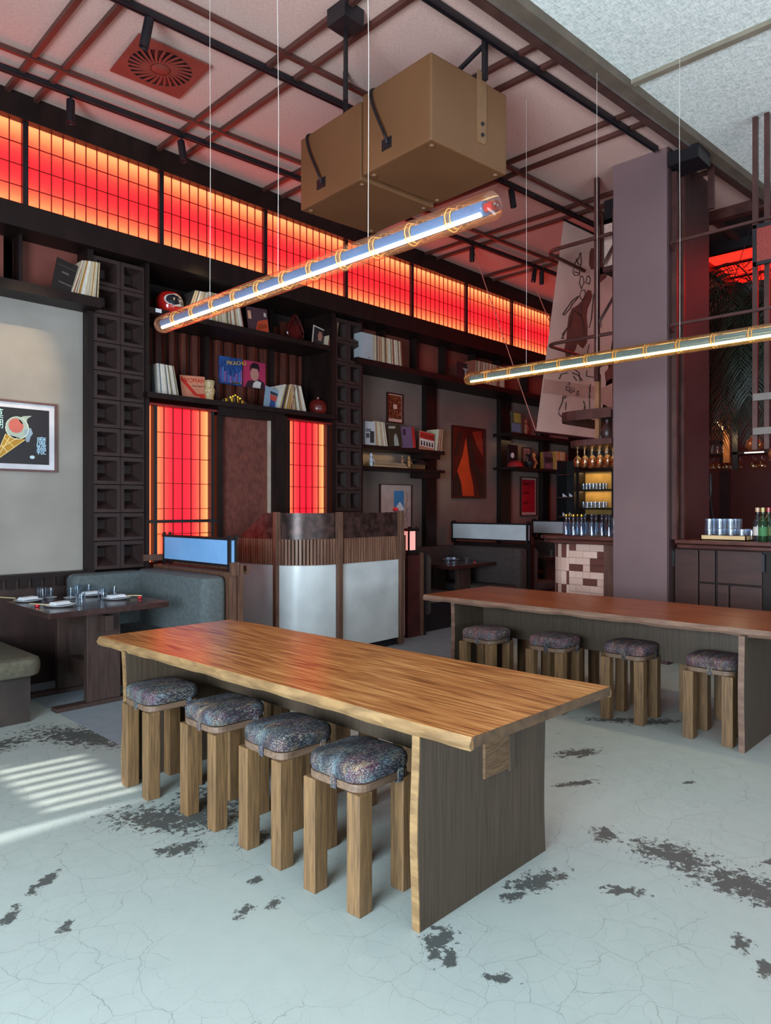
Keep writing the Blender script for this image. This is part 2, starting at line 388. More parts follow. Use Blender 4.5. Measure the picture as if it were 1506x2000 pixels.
def weave(name, c1, c2, sc, bump=.4):
    m = bpy.data.materials.new(name); m.use_nodes = True
    nt = m.node_tree; N = nt.nodes; L = nt.links; b = N['Principled BSDF']
    g = N.new('ShaderNodeNewGeometry'); fac = []
    for ax in (0, 1):
        mp = N.new('ShaderNodeMapping'); s_ = [sc*.25, sc*.25, sc*.25]; s_[ax] = sc; mp.inputs['Scale'].default_value = s_
        L.new(g.outputs['Position'], mp.inputs[0]); n = N.new('ShaderNodeTexNoise'); n.inputs['Scale'].default_value = 1; n.inputs['Detail'].default_value = 2
        L.new(mp.outputs[0], n.inputs['Vector']); fac.append(n.outputs['Fac'])
    a = N.new('ShaderNodeMath'); a.operation = 'ADD'; L.new(fac[0], a.inputs[0]); L.new(fac[1], a.inputs[1])
    cr = N.new('ShaderNodeValToRGB'); cr.color_ramp.elements[0].position = .35; cr.color_ramp.elements[1].position = .6
    hm = N.new('ShaderNodeMath'); hm.operation = 'MULTIPLY'; hm.inputs[1].default_value = .5; L.new(a.outputs[0], hm.inputs[0])
    cr.color_ramp.elements[0].color = lin(c2); cr.color_ramp.elements[1].color = lin(c1); L.new(hm.outputs[0], cr.inputs[0])
    L.new(cr.outputs[0], b.inputs['Base Color']); b.inputs['Roughness'].default_value = .95
    bp = N.new('ShaderNodeBump'); bp.inputs['Strength'].default_value = bump; bp.inputs['Distance'].default_value = .004
    L.new(hm.outputs[0], bp.inputs['Height']); L.new(bp.outputs[0], b.inputs['Normal'])
    return m
m_floor = floor_mat()
m_ceil = weave('woven_ceiling', 'cba99f', 'b8968c', 170, .25)
m_ceilw = weave('white_woven_ceiling', 'f0f2ee', 'bcc4c0', 90, .6)
m_textile = weave('rust_textile', '6e3a30', '532822', 60, .3)

# ------------------------------------------------------------------ the setting
struct(MB().box(-2.6, 13, -3.6, 7, -.1, 0).build('floor', m_floor))
struct(MB().prism([(-2.6, 3.34), (3.95, 2.80), (13, 2.08), (13, 7), (-2.6, 7)], 4.92, 5.02).build('ceiling', m_ceil))
struct(MB().prism([(-2.6, -3.6), (13, -3.6), (13, 1.98), (3.95, 2.63), (-2.6, 3.1)], 4.92, 5.02).build('ceiling', m_ceilw))
# beam between the two ceilings with a slim metal channel on its lower edge
struct(MB().prism([(-2.6, 3.32), (3.861, 2.817), (6.295, 2.624), (12.9, 2.1), (12.9, 1.98), (8.362, 2.315), (3.953, 2.631), (-2.6, 3.1)], 4.85, 4.93).build('trim_1', M('taupe_beam', '6b5d50', '5c4f44', rough=.6, scale=5, bump=.1)))
struct(MB().prism([(-2.6, 3.34), (3.861, 2.83), (12.9, 2.12), (12.9, 2.06), (3.861, 2.765), (-2.6, 3.27)], 4.83, 4.86).build('trim_2', M('dark_edge_strip', '4a312c', '3d2824', rough=.5)))
struct(MB().prism([(-2.6, 3.262), (3.861, 2.757), (12.9, 2.052), (12.9, 2.036), (3.861, 2.74), (-2.6, 3.245)], 4.838, 4.852).build('trim_3', M('aluminium_channel', 'b9b2ab', 'a7a19b', rough=.3, metal=.8)))
tn = 4
for x, ya in ((5.46, 2.55), (8.2, 2.3), (2.7, 2.75)):      # battens on the white ceiling
    struct(MB().box(x-.03, x+.03, -3.5, ya, 4.885, 4.93).build('trim_%d' % tn, M('light_beam', '8b8070', '7b7162', rough=.6))); tn += 1
for x0, x1 in ((1.93, 1.99), (2.16, 2.21), (3.25, 3.32), (3.5, 3.57), (4.51, 4.54), (4.775, 4.78), (5.85, 5.87), (6.09, 6.11), (7.2, 7.2), (7.44, 7.44), (8.5, 8.5), (8.74, 8.74), (.6, .65)):
    ys = 2.95 - (x0-2.6)*.08
    struct(MB().tube([(x0, ys, 4.9), (x1, 6.22, 4.9)], .027, 4).build('trim_%d' % tn, m_batten)); tn += 1
for a, b_ in (((0, 4.0), (8.6, 3.73)), ((0, 5.78), (9.4, 5.06))):
    pass
pa, pb = onZ(380, 16, 4.89), onZ(1165, 412, 4.89); d_ = (pb-pa).normalized()
struct(MB().tube([pa-d_*2.5, pb+d_*.4], .024, 4).build('trim_%d' % tn, m_batten)); tn += 1
struct(MB().tube([(.2, 5.767, 4.89), (9.6, 5.05, 4.89)], .024, 4).build('trim_%d' % tn, m_batten)); tn += 1

# north wall: dark carcass behind everything, plaster fields, posts and beams
struct(MB().box(-2.6, 13, 6.95, 7.05, 0, 5).build('wall_north', m_frame))
def T(name_n, *a, mat=m_frame, bevel=0):
    global tn
    o = struct(MB().box(*a).build('trim_%d' % tn, mat, bevel=bevel)); tn += 1; return o
T(0, -2.5, 12.9, 6.22, 6.95, 4.71, 4.92)              # band above the lit screens
T(0, -2.5, 12.9, 6.2, 6.95, 3.8, 4.0)                 # beam below the lit screens
struct(MB().box(-2.6, 2.67, 6.38, 6.95, .9, 3.3).build('wall_1', m_plaster))
T(0, 2.67, 2.725, 6.28, 6.95, 0, 3.8)
T(0, -2.6, 3.23, 6.3, 6.95, 0, .9, mat=M('dark_wainscot', '3a2521', '2d1c19', rough=.55, scale=3, stretch=(5, 1, 1)))
wb = MB()
for i in range(28): wb.box(-.2+i*.1, -.14+i*.1, 6.27, 6.3, .82, .9)
o = wb.build('wainscot_dentils', m_frame); struct(o)
T(0, -2.6, 2.73, 6.26, 6.38, .9, .935)
redp = M('red_brown_panel', '7d4136', '6c362d', rough=.6, scale=2)
m_rp = redp
# upper row of small panels above the side shelves
for x in (-1.5, -.3, .9): T(0, x, x+1.15, 6.5, 6.55, 3.34, 3.8, mat=m_rp)
T(0, XW(42), XW(49), 6.36, 6.5, 3.34, 3.8)
T(0, 2.14, 2.72, 6.5, 6.55, 3.34, 3.8, mat=m_rp)
# right part: recessed plaster between dark posts
for a, b_ in ((700, 836), (846, 984), (992, 1110)):
    struct(MB().box(XW(a, 6.75), XW(b_, 6.75), 6.75, 6.95, .9, 3.32).build('wall_%d' % (2+int(a > 800)+int(a > 990)), m_plaster_shade))
T(0, XW(833, 6.66), XW(853, 6.66), 6.66, 6.95, 0, 3.32); T(0, XW(979, 6.66), XW(998, 6.66), 6.66, 6.95, 0, 3.32); T(0, 6.04, 6.1, 6.3, 6.95, 0, 3.8); T(0, XW(1060, 6.66), XW(1073, 6.66), 6.66, 6.95, 0, 3.32)
T(0, 6.05, 13, 6.6, 6.95, 0, .9)
xs = [6.14, XW(764), XW(829), XW(885), XW(942), XW(990), 10.0, 10.9]
for i in range(7):
    T(0, xs[i]+.03, xs[i+1]-.03, 6.55, 6.6, 3.34, 3.8, mat=m_rp)
    T(0, xs[i+1]-.03, xs[i+1]+.03, 6.42, 6.6, 3.34, 3.8)
# brown textile panel (door) and its frame
struct(MB().box(4.03, 4.69, 6.32, 6.38, 0, 2.45).build('door_1', m_textile))
T(0, 3.99, 4.06, 6.26, 6.9, 0, 2.5); T(0, 4.68, 4.84, 6.2, 6.9, 0, 2.5); T(0, 3.99, 4.84, 6.24, 6.9, 2.44, 2.53)
T(0, 5.55, 5.61, 6.26, 6.95, 0, 3.8); T(0, 3.21, 3.25, 6.26, 6.95, .9, 3.8)
T(0, 3.23, 3.99, 6.45, 6.95, 0, .95); T(0, 4.84, 5.56, 6.45, 6.95, 0, .95)
T(0, 4.66, 4.685, 6.28, 6.33, 0, 2.44, mat=M('pale_edge', 'b9a596', 'a89485', rough=.5))
# west wall with a big window, a transom louvred for sun stripes, an added sun-blocking slab; south shop front
mw = M('outer_wall_paint', '8d8781', '7d7771', rough=.8)
W = MB()
W.box(-2.75, -2.6, -3.6, -.9, 0, 5).box(-2.75, -2.6, 4.15, 4.2, 0, 5).box(-2.75, -2.6, 5.05, 7, 0, 5).box(-2.75, -2.6, -.9, 4.2, 0, .4)
W.box(-2.75, -2.6, -.9, 4.2, 4.35, 5).box(-2.75, -2.6, 4.2, 5.15, 0, 2.95).box(-2.75, -2.6, 4.2, 5.15, 3.4, 5)
struct(W.build('wall_west', mw))
wr = sroot('window_1', (-2.68, 1.6, .4))
for y in (-.9, .8, 2.45, 4.1): MB().box(-2.71, -2.65, y, y+.06, .4, 4.35).build('mullion', m_black, wr)
MB().box(-2.69, -2.68, -.85, 4.1, .42, 4.33).build('pane', m_clear, wr)
wr = sroot('window_2', (-2.68, 4.7, 2.8))
for i in range(7): MB().box(-2.72, -2.62, 4.26+i*.12, 4.31+i*.12, 3.04, 3.4).build('louvre', m_black, wr)
aw = tag(MB().box(-8.8, -2.76, -2, 4.3, 4.38, 4.46).build('sun_blocker', mw), 'flat slab added to block the sun outside the west window, outside the picture', 'sun_blocker')  # unseen slab, added so that only the transom lets sun in
W = MB().box(-2.6, 13, -3.75, -3.6, 0, .3).box(-2.6, 13, -3.75, -3.6, 3.7, 5).box(-2.6, -1.3, -3.75, -3.6, .3, 3.7).box(6.7, 13, -3.75, -3.6, .3, 3.7)
struct(W.build('wall_south', mw))
wr = sroot('window_3', (2.7, -3.68, .3))
for x in (-1.3, .7, 2.7, 4.7, 6.64): MB().box(x, x+.06, -3.71, -3.65, .3, 3.7).build('mullion', m_black, wr)
MB().box(-1.3, 6.7, -3.69, -3.68, .32, 3.68).build('pane', m_clear, wr)
struct(MB().box(13, 13.1, -3.6, 7, 0, 5).build('wall_east', M('dark_back_wall', '3b302e', '332927', rough=.7, scale=2)))

# ------------------------------------------------------------------ backlit screens of the clerestory
BX = [.96, 2.146, 3.376, 4.598, 5.791, 6.982, 8.156, 9.317, 10.486, 11.6]
m_band = emis_ramp('backlit_red_paper', 2, 3.99, 4.71, [(0, 'ff7244'), (1, 'ff7244'), (.1, 'f86238'), (.2, 'e64428'), (.34, 'dc1c1e'), (.52, 'd40a16'), (.7, 'dc1c1e'), (.84, 'e64428'), (.93, 'f86238')], 2.7)
desc = ['cut by the left picture edge', 'left of the fan vent corner, twelve panes wide', 'below the second spotlight', 'behind the near glass tube lamp',
        'right of the near tube lamp crossing', 'above the white record box', 'crossed by the slanting cord', 'left of the hanging banner', 'mostly behind the hanging banner']
def screen_panel(x0, x1, y, z0, z1, nx, nz, mat, label, name='backlit_screen', bar=.007, grp='backlit red screens'):
    t = thing(name, label, 'screen', ((x0+x1)/2, y, z0), grp)
    w_ = (x1-x0)/nx; h = (z1-z0)/nz
    pm = mesh_only(MB().box(-w_/2+.0015, w_/2-.0015, -.002, .002, -h/2+.0015, h/2-.0015), 'pane', mat)
    vm = mesh_only(MB().box(-bar/2, bar/2, -.012, .0, z0-z1+0, 0), 'bar', m_lat)
    hm = mesh_only(MB().box(x0-x1, 0, -.011, -.001, -bar*.45, bar*.45), 'rail', m_lat)
    for i in range(nx):
        for j in range(nz):
            inst(pm, 'pane', t, (x0+(i+.5)*w_, y+.004, z0+(j+.5)*h))
    for i in range(1, nx): inst(vm, 'lattice_bar', t, (x0+i*w_, y, z1))
    for j in range(1, nz): inst(hm, 'lattice_rail', t, (x1, y-.002, z0+j*h))
    return t
m_lat = M('lattice_bar_wood', '5e1512', '4a100e', rough=.5)
for i in range(9):
    screen_panel(BX[i]+.022, BX[i+1]-.022, 6.3, 4.0, 4.71, 12, 4, m_band, 'backlit red paper screen %s' % desc[i])
for x in BX: T(0, x-.022, x+.022, 6.26, 6.34, 4.0, 4.71, mat=m_black)
# tall screens either side of the brown panel
def vramp(n, a, b_):
    return emis_ramp(n, 0, a, b_, [(0, 'ff7a48'), (1, 'ff7a48'), (.07, 'f86438'), (.16, 'e84030'), (.28, 'd81422'), (.5, 'd0061e'), (.72, 'd81422'), (.84, 'e84030'), (.94, 'f86438')], 2.3)
for (a, b_, lab) in ((3.25, 3.99, 'tall backlit red screen left of the brown textile panel'), (4.85, 5.55, 'tall backlit red screen right of the brown textile panel')):
    mt = vramp('tall_red_paper', a+.09, b_-.06)
    zb = .97
    t = screen_panel(a+.085, b_-.065, 6.33, zb+.02, 2.47, 6, 6, mt, lab, bar=.008, grp='tall backlit screens')
    me_ = emis('warm_strip', 'e8683c', 2.0)
    MB().box(a+.01, a+.05, 6.335, 6.34, zb, 2.47).build('side_pane', me_, t); MB().box(b_-.03, b_-.004, 6.335, 6.34, zb, 2.47).build('side_pane', me_, t)
    for x in (a+.05, b_-.065): MB().box(x, x+.035, 6.27, 6.34, zb, 2.47).build('stile', m_black, t)
    MB().box(a, b_, 6.26, 6.32, 1.345, 1.375).build('cross_rail', m_black, t)
    MB().box(a, b_, 6.26, 6.35, 2.47, 2.49).build('head_rail', M('red_head', '8a1a1a', '6a1212'), t)

# breeze-block columns
def block_mesh():
    b = MB(); W_, H_, D = .247, .25, .16
    for z0, z1 in ((-H_/2, -H_/2+.03), (H_/2-.035, H_/2)): b.box(-W_/2, W_/2, 0, D, z0, z1)
    for x0, x1 in ((-W_/2, -W_/2+.033), (W_/2-.033, W_/2)): b.box(x0, x1, 0, D, -H_/2+.03, H_/2-.035)
    # funnel: four sloping faces narrowing to a small back square
    a = (W_/2-.033, H_/2-.035); a0 = -H_/2+.03; c = (.045, .02)
    b.add([(-a[0], .012, a0), (a[0], .012, a0), (a[0], .012, a[1]), (-a[0], .012, a[1]), (-c[0], .15, -.02), (c[0], .15, -.02), (c[0], .15, .06), (-c[0], .15, .06)],
          [(0, 1, 5, 4), (1, 2, 6, 5), (2, 3, 7, 6), (3, 0, 4, 7), (4, 5, 6, 7)])
    return mesh_only(b, 'block', m_lattice)
bm_ = block_mesh()
for x0, lab in ((2.728, 'left of the tall red screens'), (5.62, 'between the niche and the framed pictures')):
    t = thing('breeze_block_column', 'dark brown two-wide column of hollow blocks, %s' % lab, 'wall column', (x0+.25, 6.3, .93))
    MB().box(x0-.005, x0+.5+(.0 if x0 < 3 else -.07), 6.45, 6.9, .9, 3.8).build('backing', m_frame, t)
    for c_ in range(2):
        for r_ in range(11):
            o = inst(bm_, 'block', t, (x0+.125+c_*(.252 if x0 < 3 else .215), 6.29, 1.06+r_*.2575))
            if x0 > 3: o.scale = (.86, 1, 1)

# display niche: vertical boards, stiles and two long shelves
t = thing('display_niche', 'dark wooden niche of rounded upright boards with two long shelves', 'shelving', (4.4, 6.8, 2.53))
mb_pl = M('rosewood_board', '5c2618', '2c100b', rough=.5, spec=.25, scale=5, stretch=(7, 7, .5), ramp=(.3, .7), rnd=True, dist=.5)
x = 3.26; k = 0
while x < 5.52:
    w_ = .135+.03*random.random()
    b = MB(); zt = 3.62+.12*random.random()
    for z0, z1, sl in ((2.58, 3.34, .01), (3.4, zt, .004)):
        pts = [(x+sl, 6.79), (x+w_-sl-.006, 6.79), (x+w_-sl-.012, 6.765), (x+w_/2, 6.75), (x+sl+.012, 6.765)]
        b.prism(pts, z0, z1)
    b.build('board', mb_pl, t); x += w_; k += 1
MB().box(3.24, 5.56, 6.8, 6.85, 2.5, 3.8).build('back_panel', M('niche_back', '1d100e', '150b0a', rough=.8), t)
for xx in (3.245, 4.12, 4.98, 5.5): MB().box(xx, xx+.05, 6.7, 6.8, 2.58, 3.8).build('stile', m_frame, t)
MB().box(3.23, 5.56, 6.27, 6.8, 3.345, 3.4).build('shelf', m_frame, t)
MB().box(3.2, 5.6, 6.2, 6.8, 2.53, 2.58).build('shelf', m_frame, t)
# side shelves
tag(MB().box(-2.5, 2.73, 6.12, 6.5, 3.25, 3.335).build('wall_shelf', m_frame), 'long dark wooden shelf above the grey plaster wall at the left edge', 'shelf')
tag(MB().box(5.95, 13, 6.24, 6.75, 3.26, 3.33).build('wall_shelf', m_frame), 'long dark wooden shelf under the lit band, right of the block column', 'shelf')
t = thing('bracket_shelf', 'two-tier dark wooden shelf unit below the gold patterned picture', 'shelf', (6.8, 6.5, 2.0))
sx_ = XW(867, 6.42)
MB().box(6.1, sx_, 6.4, 6.75, 2.24, 2.29).build('shelf', m_frame, t); MB().box(6.1, sx_, 6.4, 6.75, 1.98, 2.02).build('shelf', m_frame, t)
MB().box(sx_-.45, sx_-.08, 6.42, 6.66, 2.17, 2.24).build('bracket', m_frame, t); MB().box(sx_-.45, sx_-.08, 6.42, 6.66, 1.9, 1.98).build('bracket', m_frame, t)
MB().box(6.14, 6.16, 6.42, 6.74, 2.02, 2.24).build('side_panel', m_frame, t)
t = thing('corner_shelf', 'two-tier dark shelf with small ornaments behind the bar rack', 'shelf', (10.4, 6.5, 1.9))
MB().box(XW(998, 6.4), 12.2, 6.38, 6.75, 2.64, 2.69).build('shelf', m_frame, t); MB().box(XW(998, 6.4), 12.2, 6.34, 6.75, 2.1, 2.14).build('shelf', m_frame, t)

# concealed warm shelf strips
light('shelf_glow_left', 'AREA', (6.3, 6.66, 2.12), (PI/2, 0, 0), .5, (1, .75, .35), .15, .12)
light('shelf_glow', 'AREA', (6.7, 6.68, 2.22), (0, 0, 0), .55, (1, .78, .4), .8, .03)
light('shelf_glow_right', 'AREA', (9.95, 6.6, 2.6), (0, 0, 0), .7, (1, .7, .4), 1.0, .03)

# pillar of the bar
t = sroot('pillar', (7.1, 3.0, 0))
MB().box(6.68, 7.72, 2.75, 3.29, 0, 4.92).build('pillar_core', m_pillar, t)
MB().box(6.69, 7.73, 2.735, 2.75, 0, 4.92).build('pillar_cladding', m_pillar2, t)
for x in (6.76, 6.93): MB().box(x, x+.05, 2.69, 2.735, 1.19, 4.7).build('upright', m_steel, t)
# dark head brackets beside the pillar
T(0, 6.66, 6.95, 2.45, 2.735, 4.72, 4.85, mat=m_black); T(0, 6.9, 7.25, 3.3, 3.5, 4.45, 4.7, mat=m_black)
# red-lit ceiling lantern far right with cross bars
sk = sroot('skylight', (11, 1, 4.9))
MB().box(9.55, 12.95, -2.5, 3.58, 4.885, 4.915).build('lit_panel', emis('red_skylight', 'ff1c12', 2.8), sk)
for x in (10.35, 11.0, 11.5, 12.1): MB().box(x, x+.07, -2.5, 3.58, 4.86, 4.885).build('cross_bar', m_frame, sk)
MB().box(9.45, 9.56, -2.5, 3.7, 4.75, 4.92).build('edge_beam', m_black, sk); MB().box(9.45, 12.95, 3.58, 3.66, 4.75, 4.92).build('edge_beam', m_black, sk)
# framed ceiling field over the bar
bk = sroot('bulkhead', (8.9, 2.5, 4.8))
MB().box(8.62, 9.45, 1.5, 3.8, 4.87, 4.90).build('dark_field', M('soffit_dark', '2a2224', '1f191b', rough=.6), bk)
MB().box(8.62, 9.0, 3.0, 3.7, 4.86, 4.872).build('pale_field', m_ceil, bk)
MB().box(8.48, 8.60, 1.5, 3.9, 4.80, 4.90).build('bottom_rail', m_steel, bk)
for y in (2.0, 2.95, 3.75): MB().box(8.55, 9.5, y, y+.07, 4.83, 4.90).build('cross_rail', m_steel, bk)
MB().box(7.17, 7.22, 2.5, 2.55, 4.42, 4.92).build('hanger', m_steel, bk)
# second bulkhead left of the pillar
bk = sroot('bulkhead', (7.3, 3.6, 3.9))
MB().box(6.9, 6.93, 3.33, 3.52, 4.0, 4.5).build('face_panel', m_ceil, bk)
MB().box(6.87, 6.92, 3.5, 3.56, 3.95, 4.55).build('upright', m_steel, bk); MB().box(6.87, 6.92, 3.3, 3.56, 3.95, 4.0).build('bottom_rail', m_steel, bk)
MB().box(6.9, 8.2, 3.3, 3.54, 3.97, 4.0).build('soffit_panel', m_frame, bk)
# ------------------------------------------------------------------ long live-edge tables
def live_table(corners, label, topmat, slab_y, slabx, stretcher, m_slabedge=m_slabedge):
    (ax, ay), (bx, by), (cx, cy), (dx, dy) = corners   # near-left, far-left, far-right, near-right (left = low x)
    t = thing('live_edge_table', label, 'table', ((ax+cx)/2, (ay+cy)/2, 0), 'long live-edge tables')
    rnd = random.Random(int(ax*100))
    def side(p, q, n, amp, out):
        r = []; ph = [rnd.random()*6 for _ in range(4)]
        for i in range(n+1):
            s = i/n; w_ = sum(math.sin(s*k*5+ph[j])/(k) for j, k in enumerate((1, 2.3, 4.1, 7.7)))*amp
            w_ *= min(1, s*12, (1-s)*12)
            r.append((p[0]+(q[0]-p[0])*s+out*w_, p[1]+(q[1]-p[1])*s))
        return r
    A, B, C, D = map(Vector, ((ax, ay), (bx, by), (cx, cy), (dx, dy)))
    mA = A.lerp(D, .515); mB = B.lerp(C, .515)
    left = side(A, B, 60, .008, 1); right = side(D, C, 60, .008, 1)
    for nm, l, r in (('plank', left, [tuple(mA-Vector((.0015, 0))), tuple(mB-Vector((.0015, 0)))]), ('plank', [tuple(mA+Vector((.0015, 0))), tuple(mB+Vector((.0015, 0)))], right)):
        MB().prism(l+r[::-1], .712, .75).build(nm, topmat, t)
    # bevelled bark edge strips
    for pts, o in ((left, -1), (right, 1)):
        b = MB(); n = len(pts); vs = []; fs = []
        ph = rnd.random()*9
        for i, (x, y) in enumerate(pts):
            s = i/(n-1); k = min(1, s*20, (1-s)*20)
            j = (math.sin(s*37+ph)+math.sin(s*71+ph*2)*.6)*.004*k
            vs += [(x-o*.004, y, .7495), (x+o*(.001), y, .7495), (x+o*(.016+j), y, .722+j*.8), (x+o*(.006+j), y, .704+j), (x-o*.012, y, .708)]
        for i in range(n-1):
            for q in range(5):
                q2 = (q+1) % 5; fs.append((i*5+q, i*5+q2, (i+1)*5+q2, (i+1)*5+q))
        fs += [tuple(range(5)), tuple((n-1)*5+q for q in range(5))]
        b.add(vs, fs).build('bark_edge', m_slabedge, t, smooth=True)
    for y in slab_y:
        x0, x1 = slabx(y); n = 16
        pts = []
        for i in range(n+1):
            z = .712*i/n; pts.append((x0+.006*math.sin(z*9+y)+.01*(1-z/.7)*0, z))
        for i in range(n, -1, -1):
            z = .712*i/n; pts.append((x1+.008*math.sin(z*7+y*2)+.012*(1-z/.7), z))
        mt = Matrix(((1, 0, 0, 0), (0, 0, 1, 0), (0, 1, 0, 0), (0, 0, 0, 1)))
        MB().prism(pts, y, y+.035, mtx=mt).build('slab_leg', m_slab, t, bevel=.002)
        e = MB(); b0 = []
        for i in range(n):
            z = .712*i/n; zz = .712*(i+1)/n; xx = x0+.006*math.sin(z*9+y); x2 = x0+.006*math.sin(zz*9+y)
            e.add([(xx-.004, y, z), (xx-.004, y+.035, z), (x2-.004, y+.035, zz), (x2-.004, y, zz), (xx+.001, y, z), (xx+.001, y+.035, z), (x2+.001, y+.035, zz), (x2+.001, y, zz)],
                  [(0, 3, 2, 1), (4, 5, 6, 7), (0, 1, 5, 4), (1, 2, 6, 5), (2, 3, 7, 6), (3, 0, 4, 7)])
        e.build('bark_edge', m_slabedge, t)
    sx0, sx1, sz0, sy0, sy1 = stretcher
    MB().box(sx0, sx1, sy0, sy1, sz0, .7).build('stretcher', m_slab, t, bevel=.002)
    for nm, P_, Q_, sg in (('end_grain', A, D, -1), ('end_grain', B, C, 1)):
        MB().prism([(P_.x+.004, P_.y), (Q_.x-.004, Q_.y), (Q_.x-.004, Q_.y+sg*.004), (P_.x+.004, P_.y+sg*.004)], .713, .7495).build(nm, M('end_grain_wood', '5f4630', '46321f', rough=.7, scale=20), t)
    return t, (A, B, C, D)
t1, c1 = live_table(((1.85, 1.40), (1.783, 4.035), (2.662, 4.018), (2.772, 1.38)),
    'honey-coloured live-edge plank table in the centre foreground with stools tucked under', m_top1,
    (1.643, 3.685), lambda y: (1.865, 2.69) if y < 2 else (1.775, 2.6), (2.28, 2.34, .45, 1.7, 3.69))
# tenon of the stretcher showing in a notch of the near slab
MB().box(2.24, 2.405, 1.632, 1.70, .44, .70).build('tenon', m_top1 if False else M('tenon_wood', '6d5237', '4a3522', rough=.6, scale=7, stretch=(1, 2, 6), dist=2, bump=.1), t1, bevel=.002)
MB().box(2.405, 2.44, 1.628, 1.643, .43, .715).build('notch_edge', m_slab, t1)
t2, c2 = live_table(((4.68, .95), (4.576, 3.975), (5.5, 3.957), (5.6, .93)),
    'red-brown live-edge plank table at the right in front of the bar', m_top2,
    (1.42, 3.66), lambda y: (4.60, 5.45) if y < 2 else (4.6, 5.4), (5.0, 5.06, .4, 1.45, 3.66), m_slabedge2)

# ------------------------------------------------------------------ stools
m_board2 = m_seat
def make_stool(label, group):
    t = thing('wooden_stool', label, 'stool', (0, 0, 0), group)
    for x in (-.155, .0875):
        for y in (-.155, .0875):
            MB().box(x, x+.0675, y, y+.0675, 0, .445).build('leg', m_oak, t, bevel=.003)
    MB().prism(rrect(-.15, .15, -.15, .15, .055), .445, .475).build('seat_board', m_seat, t, bevel=.004)
    # soft pillow with rounded rim
    out = rrect(-.157, .157, -.157, .157, .075, 7); n = len(out)
    prof = [(.86, .4755), (.97, .481), (1.0, .497), (1.005, .515), (.985, .530), (.93, .541), (.8, .547), (.5, .551), (.2, .552)]
    vs = [(x*s, y*s, z) for s, z in prof for x, y in out]; fs = [tuple(range(n))[::-1]]
    for j in range(len(prof)-1):
        for i in range(n): k = (i+1) % n; fs.append((j*n+i, j*n+k, (j+1)*n+k, (j+1)*n+i))
    fs.append(tuple((len(prof)-1)*n+i for i in range(n)))
    b = MB().add(vs, fs); c = b.build('seat_cushion', m_cush, t, smooth=True)
    for s in (-1, 1):
        st = MB().box(.06, .09, s*.152-.003, s*.152+.003, .435, .49).box(.06, .09, min(s*.152, s*.11), max(s*.152, s*.11), .433, .438)
        st.build('strap', m_cush, c)
    st = MB().box(-.155, -.149, -.03, .0, .44, .49).build('strap', m_cush, c)
    return t
g1, g2 = 'wooden stools at the near table', 'wooden stools at the far table'
s0 = make_stool('oak stool with tweed cushion nearest the camera, beside the near table slab', g1)
s0.location = (1.93, 2.015, 0); s0.rotation_euler[2] = .03
specs = [((1.945, 2.485), -.02, 'second oak stool from the camera along the left side of the near table', g1),
         ((1.943, 2.982), .01, 'third oak stool from the camera along the left side of the near table', g1),
         ((1.90, 3.52), -.03, 'farthest oak stool on the left side of the near table, leftmost of all stools', g1),
         ((2.62, 2.12), .02, 'oak stool on the hidden side of the near table, closest to its near slab', g1),
         ((2.62, 2.66), -.03, 'oak stool on the hidden side of the near table, second from the near slab', g1),
         ((2.6, 3.1), .02, 'oak stool on the hidden side of the near table, third from the near slab', g1),
         ((2.6, 3.44), .0, 'oak stool on the hidden side of the near table, beside its far slab', g1),
         ((4.806, 1.657), -.01, 'oak stool at the far table beside its right slab, nearest the right edge', g2),
         ((4.835, 2.25), .03, 'oak stool at the far table, second from its right slab', g2),
         ((4.69, 2.78), .02, 'oak stool at the far table, second from its left end', g2),
         ((4.59, 3.33), .04, 'oak stool at the far table, at its left end', g2),
         ((5.36, 1.9), .02, 'oak stool behind the far table, nearest the right edge', g2),
         ((5.34, 2.5), -.03, 'oak stool behind the far table, second from the right', g2),
         ((5.33, 2.98), -.02, 'oak stool behind the far table, third from the right', g2),
         ((5.31, 3.42), .01, 'oak stool behind the far table, at its left end', g2)]
for (x, y), r, lab, g in specs:
    c = dup(s0, (x, y, 0), (0, 0, r), lab); c['group'] = g
    if g == g2:
        for ch in c.children:
            if ch.name.startswith('seat_cushion'):
                me2 = bpy.data.meshes.get('burgundy_cushion') or ch.data.copy(); me2.name = 'burgundy_cushion'; me2.materials[0] = m_cush2; ch.data = me2; ch.scale = (1, 1, 1)
        c.scale = (1, 1, .985)

# ------------------------------------------------------------------ corner booth on the left
def soft(pts, z0, z1, r, mat, name, parent):
    return MB().prism(pts, z0, z1).build(name, mat, parent, smooth=True, bevel=r)
t = thing('booth_bench', 'low dark-based booth bench with grey-green seat, cut by the left edge', 'bench', (1.5, 5.7, 0), 'booth seating')
MB().box(.9, 1.82, 5.22, 6.26, 0, .33).build('plinth', M('dark_plinth', '3a302c', '2c2421', rough=.6), t)
soft(rrect(.9, 1.88, 5.12, 6.25, .1), .33, .46, .035, m_olive, 'seat_cushion', t)
t = thing('booth_bench', 'grey-green upholstered corner booth behind the laid dining table', 'bench', (2.9, 5.6, 0), 'booth seating')
MB().box(2.72, 3.1, 5.05, 6.26, 0, .33).build('plinth', M('red_brown_plinth', '573029', '43241f', rough=.6), t)
soft(rrect(2.66, 3.12, 5.03, 6.2, .04), .33, .45, .03, m_greenfab, 'seat_cushion', t)
soft(rrect(3.06, 3.29, 5.0, 6.2, .07), .2, .93, .05, m_greenfab, 'backrest', t)
soft(rrect(2.47, 3.12, 6.07, 6.27, .05), .44, .92, .05, m_greenfab, 'backrest', t)
MB().box(3.29, 3.36, 4.98, 6.26, 0, .955).build('end_panel', m_post, t)
t = thing('planter_ledge', 'walnut ledge with raised sides behind the green booth backrest', 'ledge', (3.4, 5.6, .9))
